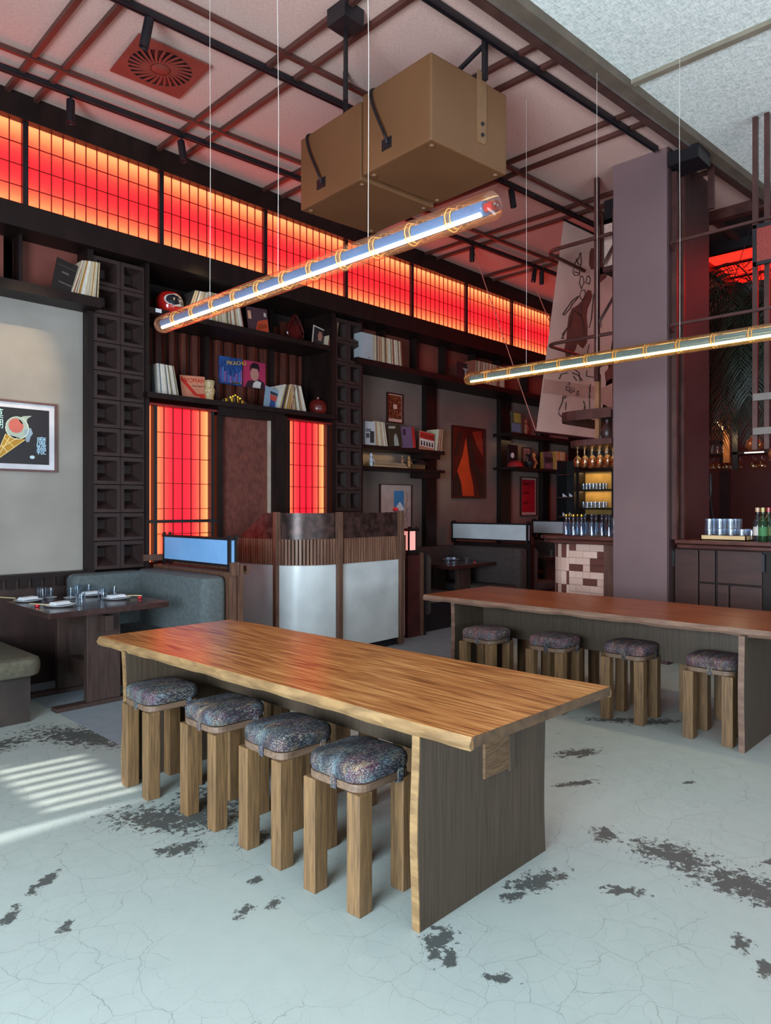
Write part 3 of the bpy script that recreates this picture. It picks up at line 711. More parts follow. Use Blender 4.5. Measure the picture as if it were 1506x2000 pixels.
MB().box(3.37, 3.5, 5.0, 6.24, .93, .955).build('shelf', m_post, t)
MB().box(3.29, 3.37, 4.96, 4.98, .93, 1.04).build('side', m_post, t); MB().box(3.37, 3.42, 4.97, 5.0, 0, 1.02).build('side', m_post, t)
MB().box(3.18, 3.5, 6.24, 6.26, .99, 1.05).build('side', m_post, t); MB().box(3.48, 3.5, 5.0, 6.24, .955, 1.0).build('lip', m_post, t)
def lantern_screen(x, y0, y1, z0, z1, label, pane, d=.06):
    t = thing('table_screen', label, 'screen', (x, (y0+y1)/2, z0-.05), 'low white divider screens')
    f = .012
    for xx in (x, x+d):
        MB().box(xx-.004, xx+.004, y0, y1, z0, z1).build('paper_pane', pane, t)
    MB().box(x, x+d, y0-.004, y0+.004, z0, z1).build('paper_pane', pane, t)
    for xx in (x, x+d):
        for yy in (y0, y1): MB().box(xx-f, xx+f, yy-f, yy+f, z0-.06, z1+.035).build('post', m_black, t)
        for zz in (z0, z1): MB().box(xx-f*.8, xx+f*.8, y0-.03, y1+.03, zz-f*.8, zz+f*.8).build('rail', m_black, t)
    for zz in (z0, z1): MB().box(x-.02, x+d+.02, y0-f*.8, y0+f*.8, zz-f*.8, zz+f*.8).build('rail', m_black, t)
    return t
lantern_screen(3.38, 5.12, 6.22, 1.0, 1.225, 'low screen with panes coloured as if reflecting blue sky on the ledge behind the left booth', M('sky_reflection_pane', '86b8ec', '7cb0e6', rough=.3))  # reflection of the window sky put into the pane colour

t = thing('dining_table', 'dark brown trestle dining table laid for four in the left booth', 'table', (2.38, 5.75, 0), 'booth tables')
MB().box(1.92, 2.84, 5.15, 6.05, .705, .75).build('table_top', m_dtable, t, bevel=.003)
for y in (5.3, 5.85):
    MB().box(2.25, 2.51, y, y+.06, .03, .705).build('leg', m_dleg, t, bevel=.003)
    MB().box(2.02, 2.72, y-.02, y+.08, 0, .03).build('foot', m_dleg, t, bevel=.003)
MB().box(2.35, 2.41, 5.2, 6.0, .56, .68).build('bearer', m_dleg, t, bevel=.002)
MB().box(2.33, 2.41, 5.36, 5.85, .16, .29).build('stretcher', m_dleg, t, bevel=.003)

# tableware
def glass_mesh(prof, wall=.0015, n=20):
    inner = [(max(r-wall, .001), z+(.006 if i == 0 else 0)) for i, (r, z) in enumerate(prof)][::-1]
    return MB().lathe([(.001, prof[0][1])]+prof+inner, n=n)
me_tumbler = mesh_only(glass_mesh([(.036, 0), (.038, .004), (.038, .092)]), 'tumbler', m_clear, smooth=True)
me_shot = mesh_only(glass_mesh([(.018, 0), (.02, .012), (.03, .078)]), 'flared_glass', m_clear, smooth=True)
me_plate = mesh_only(MB().lathe([(.05, 0), (.075, .004), (.105, .014), (.108, .017), (.1, .017), (.07, .008), (.001, .007)], n=32), 'plate', m_porc, smooth=True)
me_saucer = mesh_only(MB().lathe([(.03, 0), (.05, .008), (.052, .010), (.03, .005), (.001, .005)], n=24), 'saucer', m_porc, smooth=True)
me_rest = mesh_only(MB().lathe([(.012, 0), (.018, .006), (.018, .014), (.01, .02), (.001, .021)], n=16), 'rest', m_redg, smooth=True)
b = MB()
for i in range(3): b.prism(rrect(-.075+.004*i, .07-.006*i, -.04+.003*i, .035, .006, 2), .017+i*.007, .023+i*.007)
me_nap = mesh_only(b, 'napkin', m_linen, bevel=.0025)
me_stick = mesh_only(MB().tube([(-.11, 0, 0), (.11, 0, 0)], [.0022, .0035], 6), 'chopstick', m_bamboo)
def put(me, name, label, cat, loc, rz=0, grp=None, rot=None):
    o = bpy.data.objects.new(name, me); COL.objects.link(o); o.location = loc; o.rotation_euler = rot or (0, 0, rz)
    return tag(o, label, cat, grp)
Z0 = .7505
pl = [((2.08, 6.03), 'far left'), ((2.10, 5.5), 'near left'), ((2.60, 6.05), 'far right'), ((2.62, 5.60), 'near right')]
pl = [(tuple(onZ(px, py, .76)[:2]), nm) for px, py, nm in ((38, 1168, 'leftmost'), (118, 1182, 'nearest'), (152, 1156, 'farthest'), (228, 1168, 'rightmost'))]
for (x, y), nm in pl:
    rz = .3 if nm in ('leftmost', 'nearest') else .1
    y = min(y, 5.93)
    put(me_plate, 'dinner_plate', 'white dinner plate under a folded napkin, %s of the four on the booth table' % nm, 'plate', (x, y, Z0), 0, 'plates on the left booth table')
    put(me_nap, 'folded_napkin', 'white folded napkin on the %s plate of the booth table' % nm, 'napkin', (x, y, Z0), rz, 'napkins on the left booth table')
for px, py, nm in ((80, 1170, 'tumbler by the leftmost plate'), (157, 1182, 'tumbler right of the nearest plate'), (200, 1170, 'tumbler left of the rightmost plate'), (120, 1158, 'tumbler at the far middle of the table')):
    p = onZ(px, py, .75); put(me_tumbler, 'water_tumbler', 'clear straight glass %s in the left booth' % nm, 'glass', (p.x, min(p.y, 6.0), Z0), 0, 'tumblers on the left booth table')
for px, py, nm in ((56, 1159, 'behind the leftmost plate'), (137, 1169, 'between the nearest and farthest plates'), (222, 1171, 'in front of the rightmost plate'), (137, 1155, 'beside the farthest plate')):
    p = onZ(px, py, .75); q = (p.x, min(p.y, 6.0))
    put(me_saucer, 'small_saucer', 'small white saucer under a flared glass %s' % nm, 'saucer', (q[0], q[1], Z0+(.018 if nm[0] == 'i' else 0)), 0, 'saucers on the left booth table')
    put(me_shot, 'flared_glass', 'small flared clear glass standing on a saucer %s' % nm, 'glass', (q[0], q[1], Z0+.0055+(.018 if nm[0] == 'i' else 0)), 0, 'flared glasses on the left booth table')
for px, py, nm, a in ((73, 1184, 'nearest', -.25), (273, 1168, 'rightmost', .1), (192, 1158, 'farthest', .4)):
    p = onZ(px, py, .755); p.x = min(p.x, 2.79); p.y = min(p.y, 6.0)
    put(me_rest, 'chopstick_rest', 'round red chopstick rest beside the %s plate of the booth table' % nm, 'rest', (p.x, p.y, Z0), 0, 'red rests on the left booth table')
for px, py, nm, a in ((84, 1182, 'nearest', -.95), (250, 1164, 'rightmost', -.6), (6, 1168, 'leftmost', -.95)):
    p = onZ(px, py, .765)
    for k in (-1, 1):
        put(me_stick, 'chopstick', 'pale wooden chopstick beside the %s plate of the booth table' % nm, 'chopstick', (p.x+k*.004, p.y+k*.004, Z0+.02), 0, 'chopsticks by the %s plate' % nm, rot=(0, .04, a))

# ------------------------------------------------------------------ host stand
path = [(4.13, 6.05), (4.16, 5.62), (4.19, 5.56)]
def arc(cx, cy, r, a0, a1, n=8): return [(cx+r*math.cos(a0+(a1-a0)*i/n), cy+r*math.sin(a0+(a1-a0)*i/n)) for i in range(n+1)]
seg1 = [(4.12, 6.1), (4.165, 5.7), (4.195, 5.52)]
seg2 = [(4.195, 5.52), (4.215, 5.44), (4.26, 5.36), (4.33, 5.29), (4.42, 5.24), (4.54, 5.205), (4.68, 5.19)]
seg3 = [(4.68, 5.19), (5.2, 5.205), (5.62, 5.225)]
seg4 = [(5.62, 5.225), (5.72, 5.25), (5.78, 5.30), (5.815, 5.38), (5.82, 5.6)]
t = thing('host_stand', 'white curved host stand with walnut posts, slats and bronze top panel', 'counter', (4.9, 5.6, 0))
def ribbon(pts, off, thick, z0, z1s):
    """vertical sheet following a plan path; z1s is a number or a list per point"""
    P = [Vector(p) for p in pts]; n = len(P); vs = []; fs = []
    for i, p in enumerate(P):
        a = P[max(i-1, 0)]; b_ = P[min(i+1, n-1)]; d = (b_-a).normalized(); nn = Vector((d.y, -d.x))
        # outward is to the left-front
        q = p-nn*off*-1; r = p-nn*(off-thick)*-1
        z1 = z1s if isinstance(z1s, (int, float)) else z1s[i]
        vs += [(q.x, q.y, z0), (q.x, q.y, z1), (r.x, r.y, z1), (r.x, r.y, z0)]
    for i in range(n-1):
        for k in range(4): l = (k+1) % 4; fs.append((i*4+k, i*4+l, (i+1)*4+l, (i+1)*4+k))
    fs += [(0, 1, 2, 3), tuple((n-1)*4+k for k in range(4))]
    return MB().add(vs, fs)
for sg in (seg1, seg2, seg3, seg4):
    ribbon(sg, 0, .03, .09, .935).build('white_panel', m_white, t, smooth=True)
ribbon(seg1, -.02, .02, 1.18, [1.19, 1.44, 1.44]).build('bronze_panel', m_copper, t)
for sg in (seg2, seg3, seg4): ribbon(sg, -.02, .02, 1.18, 1.44).build('bronze_panel', m_copper, t, smooth=True)
for sg in (seg1, seg2, seg3, seg4): ribbon(sg, -.025, .02, .935, 1.185).build('slat_backing', m_frame, t)
ribbon(seg1+seg2[1:]+seg3[1:]+seg4[1:], -.06, .03, 0, .09).build('plinth', m_black, t)
m_slat = M('walnut_slat', '8a6450', '5f4034', rough=.5, rnd=True, scale=3, stretch=(8, 8, .6))
me_slat = mesh_only(MB().box(-.011, .011, -.012, .012, -.126, .126), 'slat', m_slat)
full = [Vector(p) for p in seg1+seg2[1:]+seg3[1:]+seg4[1:-1]+[(5.82, 5.5)]]
acc = 0; nxt = .02
for a, b_ in zip(full, full[1:]):
    L_ = (b_-a).length
    while nxt <= acc+L_:
        p = a.lerp(b_, (nxt-acc)/L_); d = (b_-a).normalized()
        inst(me_slat, 'slat', t, (p.x+.004*d.y*-1, p.y, 1.06), rot=(0, 0, math.atan2(d.y, d.x))); nxt += .035
    acc += L_
for x, y, h in ((4.115, 6.12, 1.2), (4.19, 5.53, 1.45), (4.685, 5.175, 1.45), (5.62, 5.215, 1.46), (5.84, 5.6, 1.2)):
    MB().box(x-.028, x+.028, y-.028, y+.028, 0 if x < 5 else .03, h).build('post', m_post, t, bevel=.004)
for x, y in ((4.075, 6.14),): MB().box(x-.015, x+.015, y-.02, y+.02, 0, 1.18).build('post', m_post, t)
MB().prism([(4.2, 5.55), (4.45, 5.26), (4.7, 5.22), (5.6, 5.25), (5.79, 5.35), (5.8, 5.6), (4.2, 6.1)], 1.0, 1.03).build('desk_top', m_post, t)
MB().box(5.2, 5.62, 5.42, 5.6, 1.03, 1.07).build('reservation_tray', m_black, t)
# small red flower arrangement behind the stand
t = thing('red_flower', 'small red flower rising behind the right post of the host stand', 'flower', (5.9, 5.4, 1.03))
MB().tube([(5.74, 5.42, 1.03), (5.75, 5.42, 1.3), (5.735, 5.4, 1.46)], .004, 6).build('stem', M('stem_green', '3b3f2c'), t)
b = MB()
for i in range(7):
    a = i*.9; b.lathe([(.002, -.018), (.014, -.01), (.017, 0), (.012, .012), (.002, .018)], (5.735+.018*math.cos(a), 5.4+.018*math.sin(a), 1.475+.008*math.sin(i*2)), 8)
b.build('bloom', M('flower_red', 'd8121e', 'a80e18', rough=.6), t, smooth=True)
MB().lathe([(.03, 0), (.035, .04), (.02, .12), (.022, .13)], (5.74, 5.42, 1.03), 14).build('vase', m_black, t, smooth=True)

# booth end post with its paper lantern, right of the host stand
t = thing('booth_end_panel', 'dark red-brown booth end panel with walnut edge right of the host stand', 'panel', (6.15, 5.5, 0))
MB().box(5.98, 6.19, 5.44, 5.50, 0, .94).build('panel', M('dark_red_panel', '4b1c1a', '381413', rough=.5), t)
MB().box(6.19, 6.235, 5.42, 5.50, 0, .97).build('edge_post', m_post, t); MB().box(6.25, 6.28, 5.42, 5.5, 0, .97).build('edge_post', m_black, t)
MB().box(5.98, 6.28, 5.44, 5.62, .94, .97).build('cap', m_frame, t)
t = thing('post_lantern', 'small square paper lantern glowing pink on top of the booth end panel', 'lantern', (6.12, 5.52, .97), None)
MB().box(6.03, 6.15, 5.47, 5.56, 1.0, 1.22).build('paper_shade', emis('pink_glow', 'ffb0a8', .55), t)
for x in (6.02, 6.15):
    for y in (5.46, 5.56): MB().box(x-.008, x+.008, y-.008, y+.008, .97, 1.27).build('post', m_black, t)
for z in (.97, 1.22): MB().box(6.0, 6.18, 5.44, 5.58, z, z+.03).build('rim', m_black, t)

# ------------------------------------------------------------------ booths further right
def booth(x, y0, y1, lab, tx0, tx1):
    t = thing('booth_bench', lab, 'bench', (x-.2, (y0+y1)/2, 0), 'booth seating')
    MB().box(x-.5, x, y0+.05, 6.58, 0, .33).build('plinth', m_black, t)
    soft(rrect(x-.55, x-.05, y0+.03, 6.58, .05), .33, .45, .03, m_darkfab, 'seat_cushion', t)
    soft(rrect(x-.1, x+.12, y0, 6.58, .06), .2, .94, .04, m_darkfab, 'backrest', t)
    soft(rrect(tx0, x, 6.45, 6.6, .04), .45, .94, .04, m_darkfab, 'backrest', t)
    MB().box(x+.12, x+.2, y0-.03, 6.6, 0, .99).build('end_panel', m_frame, t)
booth(8.15, 5.3, 6.4, 'dark upholstered booth bench under the orange abstract painting', 6.9, 8)
booth(10.35, 5.3, 6.4, 'dark upholstered booth bench farthest back under the red poster', 9.4, 10)
t = thing('booth_bench', 'dark booth bench just behind the booth end panel with the lantern', 'bench', (6.5, 5.9, 0), 'booth seating')
soft(rrect(6.3, 6.5, 5.5, 6.4, .06), .2, .93, .05, m_darkfab, 'backrest', t); soft(rrect(6.45, 6.95, 5.5, 6.4, .05), .33, .45, .04, m_darkfab, 'seat_cushion', t)
MB().box(6.35, 6.9, 5.55, 6.58, 0, .33).build('plinth', m_black, t)
t = thing('booth_bench', 'dark booth bench backing the middle screen, facing the farthest table', 'bench', (8.6, 5.9, 0), 'booth seating')
soft(rrect(8.36, 8.55, 5.3, 6.4, .06), .2, .93, .05, m_darkfab, 'backrest', t); soft(rrect(8.5, 9.0, 5.3, 6.4, .05), .33, .45, .04, m_darkfab, 'seat_cushion', t)
MB().box(8.42, 8.95, 5.35, 6.58, 0, .33).build('plinth', m_black, t)
for x0, x1, y0, lab in ((6.98, 7.95, 5.62, 'dark dining table in the booth under the orange painting'), (9.1, 9.95, 5.55, 'dark dining table in the farthest booth')):
    t = thing('dining_table', lab, 'table', ((x0+x1)/2, 5.9, 0), 'booth tables')
    MB().box(x0, x1, y0, 6.4, .705, .75).build('table_top', m_dtable, t, bevel=.003)
    cx_ = (x0+x1)/2
    for y in (y0+.15, 6.2): MB().box(cx_-.13, cx_+.13, y, y+.06, .03, .705).build('leg', m_dleg, t); MB().box(cx_-.35, cx_+.35, y-.02, y+.08, 0, .03).build('foot', m_dleg, t)
    MB().box(cx_-.04, cx_+.04, y0+.2, 6.2, .16, .29).build('stretcher', m_dleg, t)
lantern_screen(8.27, 5.32, 6.62, 1.03, 1.26, 'low white screen on the booth back under the orange painting', m_pane)
lantern_screen(10.47, 5.32, 6.62, 1.05, 1.26, 'low greyish white screen farthest back under the red poster', m_pane)
for (px, py, kind, lab) in ((833, 1090, 'n', 'middle booth table, left part'), (873, 1088, 'n', 'middle booth table, centre part'),
                            (965, 1073, 'n', 'farthest booth table, left part'), (1000, 1070, 'n', 'farthest booth table, right part')):
    p = onZ(px, py, .76); x = min(max(p.x, 7.1), 7.8) if px < 900 else min(max(p.x, 9.2), 9.85); y = min(max(p.y, 5.75), 6.25)
    put(me_plate, 'dinner_plate', 'white dinner plate under a napkin on the %s' % lab, 'plate', (x, y, Z0), 0, 'plates on the right booth tables')
    put(me_nap, 'folded_napkin', 'white napkin folded on the plate, %s' % lab, 'napkin', (x, y, Z0), .3, 'napkins on the right booth tables')
for (x, y, lab, me) in ((7.15, 6.1, 'by the left plate of the middle booth', me_shot), (7.52, 5.78, 'in front of the second plate of the middle booth', me_shot), (7.3, 5.82, 'between the plates of the middle booth', me_tumbler), (7.38, 5.98, 'behind the plates of the middle booth', me_tumbler),
                        (9.3, 6.1, 'left on the farthest table', me_shot), (9.7, 5.8, 'right on the farthest table', me_shot)):
    put(me, 'drinking_glass', 'small clear glass %s' % lab, 'glass', (x, y, Z0), 0, 'glasses on the right booth tables')
put(me_rest, 'chopstick_rest', 'red chopstick rest at the right of the middle booth table', 'rest', (7.62, 5.72, Z0))
# ------------------------------------------------------------------ glass tube pendants
m_led = emis('warm_led', 'ffe6bc', 6)
m_tube_in = M('sky_reflection_blue', '3a86e0', '2c78d4', rough=.25, metal=.0)  # mirror tube's sky reflection painted in as plain non-metal blue
m_ring = M('glass_ring', 'fff0d0', 'ffe0a8', rough=.1, metal=.6)
def tube_lamp(x, y0, y1, z, cables, label, outer):
    t = thing('tube_pendant_lamp', label, 'lamp', (x, (y0+y1)/2, z), 'glass tube pendant lamps')
    r = .056; n = 28
    my = Matrix(((1, 0, 0, x), (0, 0, 1, 0), (0, 1, 0, z), (0, 0, 0, 1)))     # local z -> world y
    prof = [(.016, y0-.004), (r*.75, y0), (r*.95, y0+.01), (r, y0+.03), (r, y1-.05), (r*.93, y1-.025), (r*.72, y1-.008), (r*.4, y1), (.001, y1+.002)]
    MB().lathe(prof, n=n, mtx=my, cap=False).build('glass_tube', outer, t, smooth=True)
    MB().lathe([(.001, y0+.05), (.029, y0+.05), (.031, y0+.055), (.031, y1-.06), (.02, y1-.05), (.001, y1-.05)], n=20, mtx=my, cap=False).build('mirror_tube', m_tube_in, t, smooth=True)
    MB().tube([(x-.018, y0+.06, z-.028), (x-.018, y1-.07, z-.028)], .0095, 8).build('light_strip', m_led, t)
    k = 12; step = (y1-y0)/k
    ringp = [(.028, -.012), (.034, -.008), (.034, .008), (.028, .012)]
    b0 = MB()
    for dz in (-.014, 0, .014): b0.lathe([(.032, dz-.004), (.037, dz-.002), (.037, dz+.002), (.032, dz+.004)], n=20, cap=False)
    me_r = mesh_only(b0, 'collar', M('collar_glass', 'e9e2d0', 'd6c8a8', rough=.08, metal=.85), smooth=True)
    b0 = MB(); b0.tube([(.047*math.cos(a), .047*math.sin(a), .0) for a in [2*PI*i/24 for i in range(24)]], .0022, 5, closed=True)
    b0.tube([(.041*math.cos(a), .041*math.sin(a), .02) for a in [2*PI*i/24 for i in range(24)]], .0016, 5, closed=True)
    me_d = mesh_only(b0, 'spacer_ring', emis('ring_glow', 'ffd890', .3), smooth=True)
    for i in range(1, k):
        y = y0+i*step
        inst(me_r, 'collar', t, (x, y, z), rot=(PI/2, 0, 0)); inst(me_d, 'spacer_ring', t, (x, y, z), rot=(PI/2, 0, 0))
    MB().lathe([(.001, y0+.012), (.018, y0+.012), (.018, y0+.05), (.001, y0+.05)], n=14, mtx=my).build('end_plug', M('red_plug', 'c4202a', '7d1218', rough=.3), t, smooth=True)
    for dx in (-.009, .009):
        MB().lathe([(.001, y0+.0), (.005, y0+.0), (.005, y0+.014), (.001, y0+.014)], (dx, 0, 0), n=10, mtx=my).build('end_screw', m_chrome, t, smooth=True)
    for i, y in enumerate(cables):
        MB().tube([(x, y, z+.03), (x+.004, y, z+.9), (x-.004*i, y, z+1.5), (x, y, 4.9)], .0015, 5).build('suspension_cable', M('pale_cable', 'd8cfc8', 'c8beb6', rough=.5), t)
    return t
tube_lamp(2.27, 1.60, 4.24, 2.675, (3.64, 2.985, 2.31), 'long clear glass tube lamp hanging over the near table', m_peach)
tube_lamp(5.05, 1.05, 3.89, 2.64, (3.257, 2.621, 1.987), 'long amber glass tube lamp hanging over the far table', m_amber)
light('lamp_light_near', 'AREA', (2.27, 2.9, 2.6), (0, 0, 0), 4, (1, .82, .55), .03, 2.4)
light('lamp_light_far', 'AREA', (5.05, 2.5, 2.57), (0, 0, 0), 9, (1, .80, .52), .03, 2.6)

# ------------------------------------------------------------------ hanging loudspeakers
def speaker(A, B, C, label, cab):
    """A near corner, B along the left face, C along the right face"""
    A, B, C = Vector(A), Vector(B), Vector(C); Dd = B+C-A
    t = thing('hanging_loudspeaker', label, 'loudspeaker', ((A.x+Dd.x)/2, (A.y+Dd.y)/2, 4.0), 'bronze loudspeakers')
    MB().prism([tuple(p) for p in (A, B, Dd, C)], 4.0, 4.6).build('cabinet', m_speaker, t, bevel=.012)
    u = (B-A).normalized(); v = (C-A).normalized()
    n = -v
    for s in (.08, .92):
        for r_ in (.08, .92):
            p = A.lerp(B, s)+(C-A)*r_
            MB().lathe([(.018, -.008), (.022, 0), (.022, .004)], (p.x, p.y, 3.996), 12).build('foot', m_speaker, t, smooth=True)
    def onface(s, z, o=0): p = A.lerp(B, s)+n*o; return (p.x, p.y, z)
    s0, z0 = cab
    p0 = Vector(onface(s0, z0, .004)); q = u*.05
    b = MB(); pts = [Vector(onface(s0+ds, z0+dz, o)) for o in (-.002, .006) for ds, dz in ((-.07, -.035), (.07, -.035), (.07, .045), (-.07, .045))]
    b.add(pts, [(0, 1, 2, 3), (4, 5, 6, 7), (0, 1, 5, 4), (1, 2, 6, 5), (2, 3, 7, 6), (3, 0, 4, 7)]).build('socket_plate', m_black, t)
    path_ = [onface(s0-.02, z0, .01), onface(s0+.03, z0+.12, .03), onface(s0-.01+.0, z0+.35, .028), onface(s0-.12, 4.6, .03), onface(s0-.13, 4.62, -.05), onface(s0-.2, 4.62, -.2)]
    if s0 > .6: path_ = [onface(s0-.02, z0, .01), onface(s0, z0+.08, .035), onface(s0+.15, z0+.3, .035), onface(s0+.22, 4.6-.03, .02), onface(s0+.22, 4.61, -.03)]
    P = [Vector(p) for p in path_]; fine = []
    for i in range(len(P)-1):
        a = P[max(i-1, 0)]; b_ = P[i]; c = P[i+1]; d = P[min(i+2, len(P)-1)]
        for k in range(6):
            s = k/6; fine.append(tuple(.5*((2*b_)+(c-a)*s+(2*a-5*b_+4*c-d)*s*s+(3*b_-a-3*c+d)*s**3)))
    fine.append(tuple(P[-1]))
    MB().tube(fine, .011, 8).build('cable', m_black, t, smooth=True)
    return t, A, B, C
spk, A, B, C = speaker((3.667, 3.121), (3.703, 3.829), (4.46, 3.048), 'bronze box loudspeaker hanging nearest the camera with its side bracket', (.62, 4.13))
A2 = A
# bracket, pole and brace of the near loudspeaker
v = (C-A).normalized(); nrm = Vector((v.y, -v.x))
def sf(s, z, o): p = A.lerp(C, s)+nrm*o; return Vector((p.x, p.y, z))
b = MB(); pts = [sf(s, z, o) for o in (0, .008) for s, z in ((.58, 4.17), (.61, 4.14), (.67, 4.14), (.70, 4.17), (.70, 4.66), (.58, 4.66))]
b.add(pts, [tuple(range(6)), tuple(range(6, 12))]+[(i, (i+1) % 6, 6+(i+1) % 6, 6+i) for i in range(6)]).build('side_bracket', M('bracket_bronze', '7e5a3e', '735238', rough=.5), spk)
for z in (4.2, 4.28): MB().tube([sf(.64, z, .006), sf(.64, z, .02)], .013, 8).build('bolt', m_black, spk, smooth=True)
pt = sf(.66, 4.6, .02)
MB().tube([(pt.x, pt.y, 4.6), (pt.x, pt.y, 4.92)], .024, 4).build('pole', m_black, spk)
c_ = A.lerp(C, .5)+(B-A)*.5
MB().tube([(pt.x, pt.y, 4.86), (c_.x, c_.y, 4.61)], .018, 4).build('brace', m_black, spk)
MB().tube([(pt.x, pt.y, 4.64), (c_.x, c_.y, 4.61)], .02, 4).build('yoke', m_black, spk)
spk, A, B, C = speaker((3.741, 3.886), (3.787, 4.669), (4.53, 3.82), 'bronze box loudspeaker hanging behind the nearer one, under the canopy box', (.63, 4.13))
pc = onZ(675, 60, 4.84); pc = Vector((A.x+.06, A.y+.12, 0))
k_ = (675-CX)/F_PX; dirx, diry = FW[0]+k_*RT[0], FW[1]+k_*RT[1]; s_ = 5.55
pc = Vector((dirx*s_, diry*s_, 0))
MB().tube([(pc.x, pc.y, 4.5), (pc.x, pc.y, 4.93)], .02, 4).build('pole', m_black, spk)
pq = onZ(675, 42, 4.84)
t = thing('ceiling_canopy_box', 'square black canopy box and drop rod on the ceiling left of the near loudspeaker', 'canopy', (pq.x, pq.y, 4.84))
MB().box(pq.x-.09, pq.x+.09, pq.y-.09, pq.y+.09, 4.80, 4.92).build('box', m_black, t)
MB().tube([(pq.x+.02, pq.y+.02, 4.8), (pq.x+.02, pq.y+.02, 4.32)], .016, 4).build('drop_rod', m_black, t)

# ------------------------------------------------------------------ ceiling fittings
def track(p, q, label):
    t = thing('lighting_track', label, 'track', ((p[0]+q[0])/2, (p[1]+q[1])/2, 4.88), 'black lighting tracks')
    b = MB(); d = (Vector(q)-Vector(p)).normalized(); n = Vector((-d.y, d.x))
    def rail(o, w_, z0, z1):
        P = [Vector(p)+n*(o-w_), Vector(q)+n*(o-w_), Vector(q)+n*(o+w_), Vector(p)+n*(o+w_)]; return [tuple(v_) for v_ in P]
    MB().prism(rail(0, .02, 0, 0), 4.865, 4.90).build('rail', m_black, t)
    MB().prism(rail(.014, .005, 0, 0), 4.852, 4.866).build('lip', m_black, t); MB().prism(rail(-.014, .005, 0, 0), 4.852, 4.866).build('lip', m_black, t)
track((.3, 4.69), (9.3, 3.97), 'black lighting track crossing the ceiling from top left to the banner')
track((.4, 3.33), (6.577, 2.806), 'black lighting track ending at the pillar, nearest the big beam')
track((.2, 6.015), (9.6, 5.32), 'black lighting track closest to the wall of lit screens')
def spot(px, py, L_, tx, ty, label, ytrack):
    p = onZ(px, py, 4.85)
    t = thing('track_spotlight', label, 'spotlight', (p.x, p.y, 4.85), 'black track spotlights')
    a = Vector((p.x, p.y, 4.81)); d = Vector((tx, ty, -1)).normalized()
    MB().tube([(p.x, p.y, 4.86), (p.x, p.y, 4.79)], .008, 8).build('stem', m_black, t)
    q = Matrix.Translation(a) @ d.to_track_quat('Z', 'Y').to_matrix().to_4x4()
    MB().lathe([(.031, -.03), (.033, -.02), (.033, L_-.0), (.029, L_), (.027, L_-.012), (.001, L_-.012)], n=18, mtx=q).build('housing', m_black, t, smooth=True)
spot(290, 34, .17, -.15, .12, 'black spotlight beside the square fan vent', 0)
spot(138, 193, .16, 0, 0, 'black spotlight above the leftmost lit screens', 0)
spot(354, 273, .16, .1, -.12, 'black spotlight above the second lit screen from the left', 0)
spot(999, 368, .16, .1, -.1, 'black spotlight right of the bronze loudspeakers', 0)
spot(922, 482, .15, 0, 0, 'black spotlight above the right lit screens where the cord starts', 0)
spot(1044, 525, .15, -.2, 0, 'left of two black spotlights beside the banner', 0)
spot(1058, 529, .15, 0, 0, 'right of two black spotlights beside the banner', 0)
t = thing('ceiling_fan_vent', 'rust brown square ceiling vent with swirled round blades', 'vent', (2.715, 5.055, 4.9))
cxv, cyv = 2.715, 5.055
ang0 = -.08
def rot2(x, y, a=ang0): return (cxv+x*math.cos(a)-y*math.sin(a), cyv+x*math.sin(a)+y*math.cos(a))
m_vent = M('rust_vent', '7a3a32', '6e342c', rough=.5)
h = .285; R_ = .235; n = 48; vs = []; fs = []
for z in (4.9, 4.888):
    for i in range(n):
        a = 2*PI*i/n; c, s = math.cos(a), math.sin(a); m_ = max(abs(c), abs(s)); vs.append((*rot2(h*c/m_, h*s/m_), z)); vs.append((*rot2(R_*c, R_*s), z))
for i in range(n):
    k = (i+1) % n
    fs.append((2*n+2*i, 2*n+2*k, 2*n+2*k+1, 2*n+2*i+1)); fs.append((2*i, 2*k, 2*n+2*k, 2*n+2*i)); fs.append((2*i+1, 2*k+1, 2*n+2*k+1, 2*n+2*i+1))
MB().add(vs, fs).build('plate', m_vent, t)
MB().lathe([(.24, 0), (.24, .03)], (cxv, cyv, 4.895), 32).build('dark_duct', m_black, t)
MB().lathe([(.075, 0), (.08, .004), (.08, .01)], (cxv, cyv, 4.884), 24).build('hub', m_vent, t, smooth=True)
for i in range(26):
    a = 2*PI*i/26; pts = []
    for r_, da in ((.07, -.12), (.12, .0), (.18, .12), (.236, .2)): pts.append((cxv+r_*math.cos(a+da), cyv+r_*math.sin(a+da)))
    for r_, da in ((.236, .28), (.18, .24), (.12, .17), (.07, .12)): pts.append((cxv+r_*math.cos(a+da), cyv+r_*math.sin(a+da)))
    MB().prism(pts, 4.884, 4.889).build('blade', m_vent, t)

# ------------------------------------------------------------------ bar counters
m_bartop = M('bar_top_wood', '5a332d', '452622', rough=.3, scale=4, stretch=(5, 1, 1))
t = thing('bar_counter', 'dark wood bar end with cream and brown ribbed tiles, left of the pillar', 'bar counter', (7.1, 3.7, 0))
def bend(x0, y1, r, x1, y0):  # plan with a rounded near-left corner
    return [(x1, y0), (x1, y1)]+[(x0+r+r*math.cos(a), y1-r+r*math.sin(a)) for a in [PI/2+PI/2*i/8 for i in range(9)]]+[(x0, y0)]
MB().prism(bend(6.70, 4.27, .3, 8.6, 3.29), 1.155, 1.19).build('counter_top', m_bartop, t, bevel=.006)
MB().prism(bend(6.73, 4.24, .3, 8.6, 3.29), 1.11, 1.15).build('counter_moulding', m_bartop, t, bevel=.01)
MB().prism(bend(6.84, 4.12, .25, 8.5, 3.29), 0, 1.11).build('carcass', m_frame, t)
